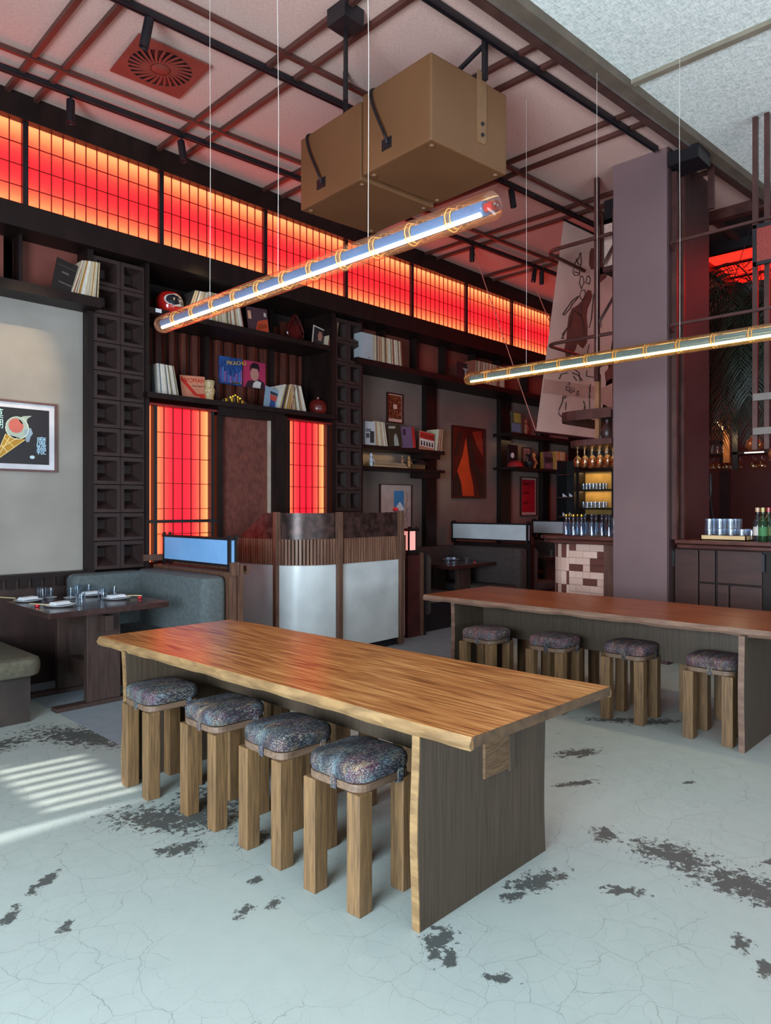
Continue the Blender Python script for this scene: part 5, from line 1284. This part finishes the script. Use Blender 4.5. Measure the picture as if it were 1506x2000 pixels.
cover(357, 6.5, 2.581, .29, .27, 'd08468', 'salmon record cover with red lettering on the lower niche shelf', back=.12, roll=-.06,
      prints=(('t', 'c8281c', ("WOMAN", .07, .74, .24)), ('t', '3a2a28', ("Don't Hide Yours", .45, .58, .085)), ('p', 'c8281c', [(.05, .98), (.6, .3), (.9, .32), (.95, .1), (.72, .06), (.7, .2), (.5, .22), (.02, .8)])))
cover(514, 6.4, 2.581, .24, .28, '7f95a8', 'pale blue record cover with a red-topped figure shape on the lower niche shelf', back=.12, roll=.22,
      prints=(('p', '22407a', [(.3, .08), (.7, .08), (.62, .5), (.35, .5)]), ('p', 'b03a30', [(.33, .5), (.66, .5), (.72, .72), (.3, .72)]), ('r', '2a2a35', (.3, .72, .74, .86))))
row(543, 570, 6.36, 2.581, .30, .2, 'thin record sleeve leaning right beside the pale blue cover, lower niche shelf', 'right-leaning records of the lower niche shelf', (0, 1, 3, 4, 2, 6))
row(572, 600, 6.36, 2.581, -.08, -.28, 'thin record sleeve leaning left, on the lower niche shelf near the red helmet', 'left-leaning records of the lower niche shelf', (0, 4, 7, 4, 0, 3, 1))
row(362, 405, 6.37, 3.401, .35, .2, 'thin record sleeve on the upper niche shelf behind the tube lamp', 'records behind the tube lamp, upper niche shelf', (2, 2, 0, 4, 3))
row(408, 445, 6.37, 3.401, -.02, -.1, 'thin record sleeve in the warm-lit middle row of the upper niche shelf', 'warm-lit records of the upper niche shelf', (0, 3, 6, 0, 4))
row(450, 478, 6.37, 3.401, -.08, -.22, 'thin record sleeve left of the fiery red cover on the upper niche shelf', 'records left of the red cover, upper niche shelf', (0, 1, 3, 4))
cover(486, 6.45, 3.401, .28, .3, '4a3038', 'dark record cover with fiery orange-red streaks on the upper niche shelf', back=.1, roll=-.06,
      prints=(('p', 'c2452a', [(.3, .05), (.98, .02), (.98, .62), (.5, .5)]), ('p', 'd8642e', [(.45, .2), (.95, .3), (.95, .45), (.5, .4)]), ('r', 'd89c80', (.05, .2, .55, .85)), ('r', 'c9b8b0', (.82, .93, .7, .85))))
cover(609, 6.38, 3.401, .22, .25, 'c9bcb0', 'record cover with a dark portrait print on the upper niche shelf, right end', back=.08, roll=.18,
      prints=(('r', '2a2024', (.06, .94, .15, .94)), ('p', 'a06a56', [(.4, .35), (.6, .35), (.68, .6), (.6, .8), (.42, .8), (.35, .6)])))
row(640, 657, 6.3, 3.401, .22, .1, 'thin record sleeve in the short row at the upper niche shelf right end', 'records at the right end of the upper niche shelf', (0, 4, 3, 0, 1))
cover(706, 6.24, 3.331, .2, .315, 'a8adb4', 'white slipcase at the left end of the shelf under the lit band', back=0, name='record_slipcase', th=.3, prints=(('r', '3a3a3e', (.6, .75, .05, .08)),))
row(727, 786, 6.24, 3.331, .0, -.08, 'thin record sleeve in the long tight row right of the white slipcase', 'long record row under the lit band', (0, 0, 3, 1, 7, 0, 4))
cover(893, 6.35, 3.331, .36, .28, '1a1a22', 'black record cover with a white figure print on the shelf under the lit band', back=.05, roll=.05, prints=(('p', 'b0a8a4', [(.5, .2), (.6, .2), (.62, .6), (.75, .75), (.35, .72), (.5, .62)]), ('r', 'b0a8a4', (.6, .9, .88, .91))))
row(925, 985, 6.24, 3.331, .08, -.05, 'thin record sleeve in the far row behind the far tube lamp end', 'far record row under the lit band', (0, 3, 1, 7, 0))
cover(713, 6.43, 2.291, .18, .3, 'b9bcc0', 'white photo-printed record case at the left of the bracket shelf', back=0, name='record_slipcase', th=.25, prints=(('r', '2c3034', (.5, .9, .1, .6)), ('r', '70777c', (.08, .6, .55, .7)), ('r', '4a5054', (.1, .45, .3, .5))))
row(735, 757, 6.43, 2.291, -.08, -.2, 'thin record sleeve on the bracket shelf under the gold picture', 'records on the bracket shelf', (0, 3, 1, 0, 4))
cover(760, 6.46, 2.291, .26, .3, '2a2f20', 'dark green record cover on the bracket shelf', back=.06, roll=-.08, prints=(('r', 'a8a89a', (.1, .6, .82, .92)), ('p', '9aa09a', [(.4, .05), (.75, .05), (.7, .4), (.6, .6), (.5, .55), (.42, .4)])))
cover(784, 6.48, 2.291, .3, .29, '6a5a78', 'purple record cover with a red edge on the bracket shelf', back=.06, roll=-.08, prints=(('r', 'b02828', (.8, .99, .0, .98)), ('r', '3a2a40', (.2, .4, .6, .9))))
cover(819, 6.44, 2.291, .32, .27, 'b3765f', 'cover with a red banner reading VISIONS at the right of the bracket shelf', back=.06, roll=.09,
      prints=(('r', 'c23028', (.03, .97, .62, .96)), ('t', '2a1412', ("VISIONS", .08, .66, .3)), ('r', 'd8cfc8', (.03, .97, .22, .6)), ('p', '241c1c', [(.08, .26), (.2, .26), (.17, .5), (.1, .5)]), ('p', '241c1c', [(.26, .26), (.38, .26), (.35, .5), (.28, .5)]),
              ('p', '241c1c', [(.44, .26), (.56, .26), (.53, .5), (.46, .5)]), ('p', '241c1c', [(.62, .26), (.74, .26), (.71, .5), (.64, .5)]), ('p', '241c1c', [(.8, .26), (.92, .26), (.89, .5), (.82, .5)])))
row(853, 863, 6.43, 2.291, .16, .1, 'thin record sleeve at the right end of the bracket shelf', 'records at the right end of the bracket shelf', (0, 3, 1))
# books lying on the lower tier, small figures
for i in range(3):
    x = XW(733, 6.4); tag(MB().box(x+.02*i, x+.62-.02*i, 6.4, 6.62, 2.021+i*.02, 2.040+i*.02).build('flat_book', M('book_%d' % i, ('a8906a', '8a6a52', '9a8468')[i], None, rough=.6)), ('lowest', 'middle', 'topmost')[i]+' of three books lying flat on the lower bracket shelf', 'book', 'books on the lower bracket shelf')
def figurine(px, y, z, h, col, label, extra=None):
    x = XW(px, y); s = h; t = thing('figurine', label, 'figurine', (x, y, z)); m_ = M('figure_'+col, col, None, rough=.5)
    MB().lathe([(.09*s, 0), (.11*s, .02*s), (.16*s, .3*s), (.12*s, .5*s), (.15*s, .62*s), (.06*s, .7*s)], (x, y, z), 14).build('body', m_, t, smooth=True)
    MB().lathe([(.04*s, .68*s), (.11*s, .76*s), (.12*s, .86*s), (.07*s, .96*s), (.01, 1*s)], (x, y, z), 14).build('head', m_, t, smooth=True)
    for sg in (-1, 1): MB().tube([(x+sg*.13*s, y, z+.6*s), (x+sg*.22*s, y-.02, z+.42*s), (x+sg*.16*s, y-.04, z+.28*s)], .035*s, 6).build('arm', m_, t, smooth=True)
figurine(725, 6.45, 2.021, .17, 'b8bcc8', 'pale figurine on the lower bracket shelf, left in the yellow glow')
figurine(786, 6.5, 2.082, .12, '9a6a52', 'reddish figurine standing on the flat books of the bracket shelf')
figurine(799, 6.45, 2.021, .17, 'a8784a', 'slim tan figurine right of the flat books on the bracket shelf')
x = XW(816, 6.45); t = thing('wooden_incense_house', 'low dark box with a peaked roof on the lower bracket shelf', 'ornament', (x, 6.45, 2.021))
MB().box(x-.1, x+.1, 6.4, 6.5, 2.021, 2.08).build('body', M('house_wood', '6a4a2c', '553a22'), t); MB().prism([(x-.16, 2.08), (x+.16, 2.08), (x+.03, 2.14), (x-.03, 2.14)], 6.38, 6.52, mtx=Matrix(((1, 0, 0, 0), (0, 0, 1, 0), (0, 1, 0, 0), (0, 0, 0, 1)))).build('roof', m_black, t)

# niche ornaments
def P_(px, y): return XW(px, y)
x = P_(331, 6.5); t = thing('racing_helmet', 'shiny red full-face helmet with black and white front, upper niche shelf', 'helmet', (x, 6.5, 3.401))
prof = [(.001, 0), (.09, .003), (.105, .03), (.125, .08), (.135, .13), (.128, .18), (.1, .23), (.05, .258), (.001, .265)]
MB().lathe([(r_*1.0, z) for r_, z in prof], (x, 6.5, 3.401), 28).build('shell', M('helmet_red', 'c2241e', '8f1614', rough=.15), t, smooth=True)
vs = []; fs = []; nA, nZ = 12, 8
def hp(a, z, o=.003):
    for (r0, z0), (r1, z1) in zip(prof, prof[1:]):
        if z0 <= z <= z1: r_ = r0+(r1-r0)*(z-z0)/(z1-z0); return (x+(r_+o)*math.cos(a), 6.5+(r_+o)*math.sin(a), 3.401+z)
def patch(a0, a1, z0, z1, mat, nm, o):
    vs = []; fs = []
    for j in range(nZ+1):
        f = abs(2*j/nZ-1)**2.2; mid = (a0+a1)/2
        for i in range(nA+1):
            a = a0+(a1-a0)*i/nA; a = mid+(a-mid)*math.sqrt(max(.03, 1-f)); vs.append(hp(a, z0+(z1-z0)*j/nZ, o))
    for j in range(nZ):
        for i in range(nA): q = j*(nA+1)+i; fs.append((q, q+1, q+nA+2, q+nA+1))
    MB().add(vs, fs).build(nm, mat, t, smooth=True)
patch(-PI/2-.9, -PI/2+1.15, .09, .22, M('helmet_white', 'cfc6c4', '8f8686', rough=.3, scale=30), 'white_trim', .003)
patch(-PI/2-.75, -PI/2+.35, .1, .205, M('helmet_visor', '14151d', '1c1e28', rough=.1), 'visor', .005)
patch(-PI/2+.1, -PI/2+.85, .12, .18, M('helmet_dark', '2a2a30', 'b8b2b0', rough=.3, scale=60, ramp=(.45, .5)), 'scratch_art', .006)
x = P_(409, 6.5); t = thing('carved_jar', 'pale waisted pottery jar on the lower niche shelf', 'jar', (x, 6.5, 2.581))
MB().lathe([(.045, 0), (.05, .02), (.042, .07), (.055, .12), (.058, .15), (.045, .175), (.052, .2), (.056, .23), (.05, .245), (.045, .245), (.044, .2), (.001, .2)], (x, 6.5, 2.581), 24).build('body', M('jar_clay', 'c9b28a', '8f744c', rough=.5, scale=40, bump=.4), t, smooth=True)
MB().tube([(x+.057*math.cos(a), 6.5+.057*math.sin(a), 2.581+.23) for a in [2*PI*i/20 for i in range(20)]], .004, 5, closed=True).build('rim', M('jar_clay', 'c9b28a'), t, smooth=True)
x = P_(458, 6.45); t = thing('gold_ornament', 'low black and gold nugget-like ornament on the lower niche shelf', 'ornament', (x, 6.45, 2.581))
ro = random.Random(4); mk = M('black_lacquer', '1e1a14', None, rough=.15); mg = M('gold_metal', 'e0b548', '9c7a28', rough=.2, metal=.9)
for i in range(9):
    u = -.14+.035*i; hgt = .06+.03*math.sin(PI*i/8); MB().lathe([(.001, 0), (.028, .004), (.032, hgt*.5), (.026, hgt), (.001, hgt+.006)], (x+u, 6.45+.02*ro.random(), 2.583), 10).build('lobe', mg if i % 2 else mk, t, smooth=True)
for i in range(5): MB().lathe([(.001, 0), (.018, .005), (.02, .02), (.001, .035)], (x-.06+.03*i, 6.44, 2.655+.014*(2-abs(i-2))), 8).build('nugget', mg, t, smooth=True)
x = P_(621, 6.4); t = thing('red_pot', 'dark red round lidded pot at the right end of the lower niche shelf', 'pot', (x, 6.4, 2.581)); mr_ = M('dark_red_glaze', '6e1f1a', '4f1512', rough=.3)
MB().lathe([(.06, 0), (.095, .03), (.11, .08), (.1, .12), (.11, .125)], (x, 6.4, 2.581), 22).build('body', mr_, t, smooth=True)
MB().lathe([(.11, .125), (.09, .165), (.04, .19), (.02, .19), (.024, .215), (.001, .22)], (x, 6.4, 2.581), 22).build('lid', mr_, t, smooth=True)
MB().tube([(x+.1, 6.38, 2.66), (x+.15, 6.36, 2.68), (x+.17, 6.35, 2.72)], [.02, .015, .012], 8).build('spout', mr_, t, smooth=True)
x = P_(577, 6.45); t = thing('teardrop_ornament', 'dark red teardrop-shaped hoop ornament on the upper niche shelf', 'ornament', (x, 6.45, 3.401)); md = M('dark_red_lacquer', '5a1a1a', '33100f', rough=.2)
pts = []
for i in range(28):
    a = 2*PI*i/28; r_ = .12; px_, pz = r_*math.sin(a), -r_*math.cos(a)
    if pz > 0: px_ *= 1-.55*pz/r_; pz *= 1.55
    pts.append((x+px_, 6.45, 3.401+.135+pz))
MB().tube(pts, .012, 6, closed=True).build('hoop', md, t, smooth=True)
MB().prism([(p[0]*.98+x*.02, p[2]) for p in pts], 6.48, 6.49, mtx=Matrix(((1, 0, 0, 0), (0, 0, 1, 0), (0, 1, 0, 0), (0, 0, 0, 1)))).build('back_plate', md, t)
MB().box(x-.05, x+.05, 6.42, 6.5, 3.401, 3.412).build('foot', md, t)
x = P_(300, 6.4); t = thing('shelf_tag', 'small pale card at the left end of the upper niche shelf', 'card', (x-.03, 6.28, 3.35)); MB().box(x-.05, x+.01, 6.262, 6.268, 3.36, 3.395).build('card', m_porc, t)

# framed pictures
def picture(x0, x1, z0, z1, y, label, frame, matc, fw=.02, mw=.05, name='framed_picture', arts=(), artc='222222', mwb=None, glaze=False):
    t = thing(name, label, 'picture', ((x0+x1)/2, y-.02, z0)); d = .03
    for a in ((x0, x1, z0, z0+fw), (x0, x1, z1-fw, z1), (x0, x0+fw, z0+fw, z1-fw), (x1-fw, x1, z0+fw, z1-fw)): MB().box(a[0], a[1], y-d, y, a[2], a[3]).build('frame', frame, t)
    MB().box(x0+fw, x1-fw, y-.015, y, z0+fw, z1-fw).build('mat_board', M('board_'+matc, matc, None, rough=.7), t)
    u0, u1, v0, v1 = x0+fw+mw, x1-fw-mw, z0+fw+(mwb or mw), z1-fw-mw
    if artc: MB().box(u0, u1, y-.018, y-.015, v0, v1).build('print', M('art_'+artc, artc, None, rough=.4), t)
    def Q(u, v): return (u0+(u1-u0)*u, v0+(v1-v0)*v)
    for kind, col, a in arts:
        m2 = M('ink_'+col, col, None, rough=.5)
        XZ = Matrix(((1, 0, 0, 0), (0, 0, 1, 0), (0, 1, 0, 0), (0, 0, 0, 1)))
        if kind == 'p': MB().prism([Q(*p) for p in a], y-.020, y-.018, mtx=XZ).build('printed_shape', m2, t)
        elif kind == 'q': MB().prism([Q(*p) for p in a], y-.022, y-.0202, mtx=XZ).build('printed_shape', m2, t)
        elif kind == 'l': MB().tube([(Q(*p)[0], y-.022, Q(*p)[1]) for p in a], .0035, 5).build('neon_line', m2, t)
        elif kind == 't': p = Q(a[1], a[2]); text(a[0], a[3], (p[0], y-.02, p[1]), (PI/2, 0, 0), m2, t)
    return t
m_pf = M('plum_frame', '6b4a48', '5b3d3c', rough=.5); m_df = M('dark_picture_frame', '3a1c1a', '2c1412', rough=.4)
circ = lambda cx, cy, r, n=20, e=1: [(cx+r*math.cos(2*PI*i/n), cy+r*e*math.sin(2*PI*i/n)) for i in range(n)]
cone = [(.16, .5), (.50, .40), (.02+.08, .06), (.05, .1)]
arts = [('p', 'b8862a', [(.22, .52), (.56, .44), (.10, .08), (.06, .11)]), ('p', 'a9b4a8', circ(.42, .64, .2)), ('q', 'c96458', circ(.40, .68, .13)), ('q', '8fa3b5', [(.55, .62), (.66, .66), (.7, .56), (.66, .5), (.63, .4), (.58, .4), (.56, .5)]), ('q', 'a9b4a8', [(.44, .8), (.52, .86), (.68, .88), (.6, .82), (.58, .74), (.5, .72)]),
        ('l', 'f0d890', [(.22, .52), (.06, .11), (.10, .08), (.56, .44)]), ('l', 'f0d890', [(.2, .45), (.36, .3)]), ('l', 'f0d890', [(.15, .32), (.25, .2)]), ('l', 'f0d890', [(.42, .46), (.16, .28)]), ('l', 'f0d890', [(.3, .48), (.12, .17)]),
        ('l', 'e8f0d8', circ(.42, .64, .2)+[(.62, .64)]), ('t', 'c8f0e8', ('莫', .02-.02, .81, .085)), ('t', 'c8f0e8', ('湖', .0, .63, .085)), ('t', 'b8e0f8', ('魔', .76, .36, .085)), ('t', 'b8e0f8', ('鞭', .76, .2, .085)), ('p', 'c8dce8', circ(.69, .13, .045, 12, .7))]
picture(1.86, 2.435, 1.80, 2.395, 6.38, 'framed dark picture of an ice-cream cone in bright neon colours on the grey wall', m_pf, 'd8d4da', .018, .045, arts=arts, artc='1f1a20')
def pw(px0, px1, py0, py1, y=6.75):
    a = onY(px0, py0, y); b_ = onY(px1, py0, y); c = onY(px0, py1, y); return a.x, b_.x, c.z, a.z
x0, x1, z0, z1 = pw(754, 785, 766, 825)
ar = []
rq = random.Random(2)
for i in range(60): u, v = rq.random()*.92+.03, rq.random()*.94+.02; ar.append(('p', 'c08048', [(u, v), (u+.05, v+.03), (u+.07, v), (u+.03, v-.02)]))
ar.append(('q', 'd8b0a0', [(.36, .42), (.64, .42), (.64, .62), (.36, .62)]))
picture(x0, x1, z0, z1, 6.75, 'small portrait picture with a gold and rust scroll pattern and pale centre label', m_df, 'd9a894', .018, .012, arts=ar, artc='5a2418', mwb=.045)
x0, x1, z0, z1 = pw(881, 946, 830, 973)
picture(x0, x1, z0, z1, 6.75, 'large abstract painting with orange flame shapes on dark red ground', m_df, '3a100e', .016, .0, artc='4a1410', arts=[
    ('p', 'b8401c', [(.4, .85), (.47, .6), (.52, .4), (.62, .2), (.66, .02), (.3, .02), (.26, .2), (.14, .38), (.3, .6)]), ('p', '8a2a1a', [(.6, .95), (.9, .98), (.95, .6), (.75, .75)]), ('q', '2c1a12', [(.45, .85), (.5, .65), (.55, .45), (.7, .3), (.85, .02), (.98, .02), (.98, .3), (.7, .5), (.6, .75), (.5, .92)]),
    ('q', '241210', [(.02, .02), (.25, .02), (.24, .2), (.12, .35), (.02, .25)]), ('q', '2a1412', [(.05, .6), (.14, .9), (.3, .98), (.18, .6)])])
x0, x1, z0, z1 = pw(740, 802, 945, 1045)
picture(x0, x1, z0, z1, 6.75, 'wide-margined print of a snowy blue mountain above the host stand', m_df, 'b89c94', .01, .05, artc=None, arts=[
    ('p', '3f7cae', [(.42, .45), (.8, .45), (.8, .95), (.42, .95)]), ('q', 'd0d4dc', [(.45, .5), (.6, .66), (.66, .68), (.8, .52), (.8, .47), (.45, .47)]), ('q', '8f6f88', [(.42, .32), (.8, .32), (.8, .47), (.42, .47)]),
    ('l', '8a6a64', [(.85, .3), (.92, .45), (.86, .6), (.95, .75), (.88, .95)]), ('l', '8a6a64', [(.95, .2), (.88, .4), (.98, .55)])])
x0, x1, z0, z1 = pw(1015, 1046, 931, 1008)
picture(x0, x1, z0, z1, 6.75, 'narrow red poster with dark brush lettering in a pale mat', m_df, 'b8938c', .016, .03, artc='a01828', mwb=.05, arts=[('t', '2a0a10', ('MMMM', .08, .82, .07)), ('t', '2a0a10', ('uuWw', .08, .55, .07)), ('t', '2a0a10', ('uuW', .08, .25, .07))])
# record covers hung in the niche
p = onY(427, 748, 6.74); t = thing('hung_record_cover', 'blue night-city record cover with yellow lettering hung in the niche', 'record', (p.x, 6.74, p.z)); w_ = .305
MB().box(p.x, p.x+w_, 6.735, 6.741, p.z, p.z+.305).build('sleeve', M('cover_city', '24508f', '152a5c', rough=.35, scale=9, stretch=(4, 1, 1)), t)
rc = random.Random(8)
for i in range(12):
    u = .02+i*.024; hh = .05+.1*abs(i-6)/6+.04*rc.random(); MB().box(p.x+u, p.x+u+.018, 6.7335, 6.735, p.z+.02, p.z+.02+hh).build('printed_tower', M('tower_%d' % (i % 3), ('5a4a8a', '3f6fb0', '8a5a9a')[i % 3], None, scale=60, ramp=(.45, .5)), t)
text('PIKACHU', .062, (p.x+.1, 6.733, p.z+.215), (PI/2, -.12, 0), M('title_yellow', 'd8a83a', None), t)
MB().box(p.x+.16, p.x+.29, 6.7335, 6.735, p.z+.02, p.z+.035).build('printed_line', M('title_yellow', 'd8a83a'), t)
p = onY(475, 757, 6.74); t = thing('hung_record_cover', 'pink record cover with a dark-haired bust print hung in the niche', 'record', (p.x, 6.74, p.z+.01)); w_ = .305; z_ = p.z+.01
MB().box(p.x, p.x+w_, 6.735, 6.741, z_, z_+.305).build('sleeve', M('cover_pink', 'b03258', 'a02c50', rough=.35), t)
XZ = Matrix(((1, 0, 0, 0), (0, 0, 1, 0), (0, 1, 0, 0), (0, 0, 0, 1)))
def cp(c, o, pts): MB().prism([(p.x+u*w_, z_+v*.305) for u, v in pts], 6.735-o, 6.7355-o+.0004, mtx=XZ).build('printed_shape', M('bust_'+c, c, None, rough=.4), t)
cp('33202c', .0012, [(.05, .0), (.98, .0), (.95, .25), (.7, .36), (.5, .3), (.2, .25)]); cp('b87f74', .0018, circ(.5, .52, .19, 18, 1.3)); cp('d0c4c0', .0022, [(.4, .02), (.75, .02), (.8, .25), (.6, .3), (.45, .2)])
cp('1c1218', .0026, [(.28, .6), (.3, .85), (.45, .96), (.65, .94), (.72, .8), (.7, .6), (.64, .74), (.36, .74)])
# far corner shelf objects
p = XW(1000, 6.4)
cover(999, 6.4, 2.691, .3, .34, '3f5a4a', 'blue-green book cover on the upper corner shelf left of the cord', back=.06, prints=(('r', '8f9a4a', (.3, .95, .5, .95)), ('r', '5a7a9a', (.05, .9, .05, .45))))
figurine(1027, 6.45, 2.691, .26, '8a4a34', 'reddish figurine group on the upper corner shelf beside the cord')
figurine(1052, 6.45, 2.691, .3, '241c1c', 'black figurine on the upper corner shelf against the banner')
figurine(1043, 6.42, 2.141, .26, 'b07848', 'warm-lit tan figurine on the lower corner shelf')
x = XW(1034, 6.4); t = thing('black_vase', 'small black vase on the lower corner shelf', 'vase', (x, 6.4, 2.141)); MB().lathe([(.05, 0), (.08, .05), (.09, .1), (.05, .16), (.03, .19), (.05, .22)], (x, 6.4, 2.141), 18).build('body', m_black, t, smooth=True)
picture(XW(1018, 6.6), XW(1034, 6.6), 2.15, 2.5, 6.6, 'small framed sketch leaning on the lower corner shelf', m_df, 'a0867a', .015, .02, artc='8a6e64', arts=[('l', '3a2826', [(.3, .2), (.4, .8), (.6, .5), (.7, .9)])])
x = XW(1006, 6.4); t = thing('rounded_hat', 'red rounded hat on the lower corner shelf', 'hat', (x, 6.4, 2.141)); MB().lathe([(.13, 0), (.12, .05), (.08, .09), (.001, .1)], (x, 6.4, 2.141), 18).build('crown', M('cap_red', '9a1c24', None, rough=.6), t, smooth=True)
MB().box(x-.1, x+.17, 6.46, 6.48, 2.141, 2.5).build('black_board', m_black, t); MB().lathe([(.04, 0), (.045, .01), (.001, .012)], (0, 0, 0), 14, mtx=Matrix.Translation((x, 6.455, 2.33)) @ Matrix.Rotation(PI/2, 4, 'X')).build('white_badge', m_porc, t)
cover(1063, 6.4, 2.141, .36, .3, '5a4a58', 'mauve photo-printed record cover on the lower corner shelf', back=.06, prints=(('r', '2a222c', (.1, .95, .4, .7)), ('r', '7a5a68', (.15, .6, .1, .3))))
row(1086, 1103, 6.35, 2.141, 0, .05, 'thin record sleeve in the row at the end of the lower corner shelf', 'records on the corner shelf', (0, 3, 6))
# warm spot on the grey wall above the ice-cream picture, and on the painting
def aim(name, p, q, e, col, ang, bl=.9):
    d = Vector(q)-Vector(p); light(name, 'SPOT', p, d.to_track_quat('-Z', 'Y').to_euler(), e, col, .03, spot=math.radians(ang), blend=bl)
aim('wall_washer', (2.15, 4.42, 4.7), (2.12, 6.38, 2.62), 230, (1, .74, .4), 19)
aim('painting_spot', (8.3, 4.6, 4.78), (8.45, 6.75, 2.15), 90, (1, .78, .35), 18)
aim('niche_spot', (4.0, 4.5, 4.78), (3.7, 6.4, 3.5), 110, (1, .72, .36), 14)
aim('ornament_spot', (4.3, 4.5, 4.78), (4.1, 6.4, 2.65), 130, (1, .75, .4), 5)
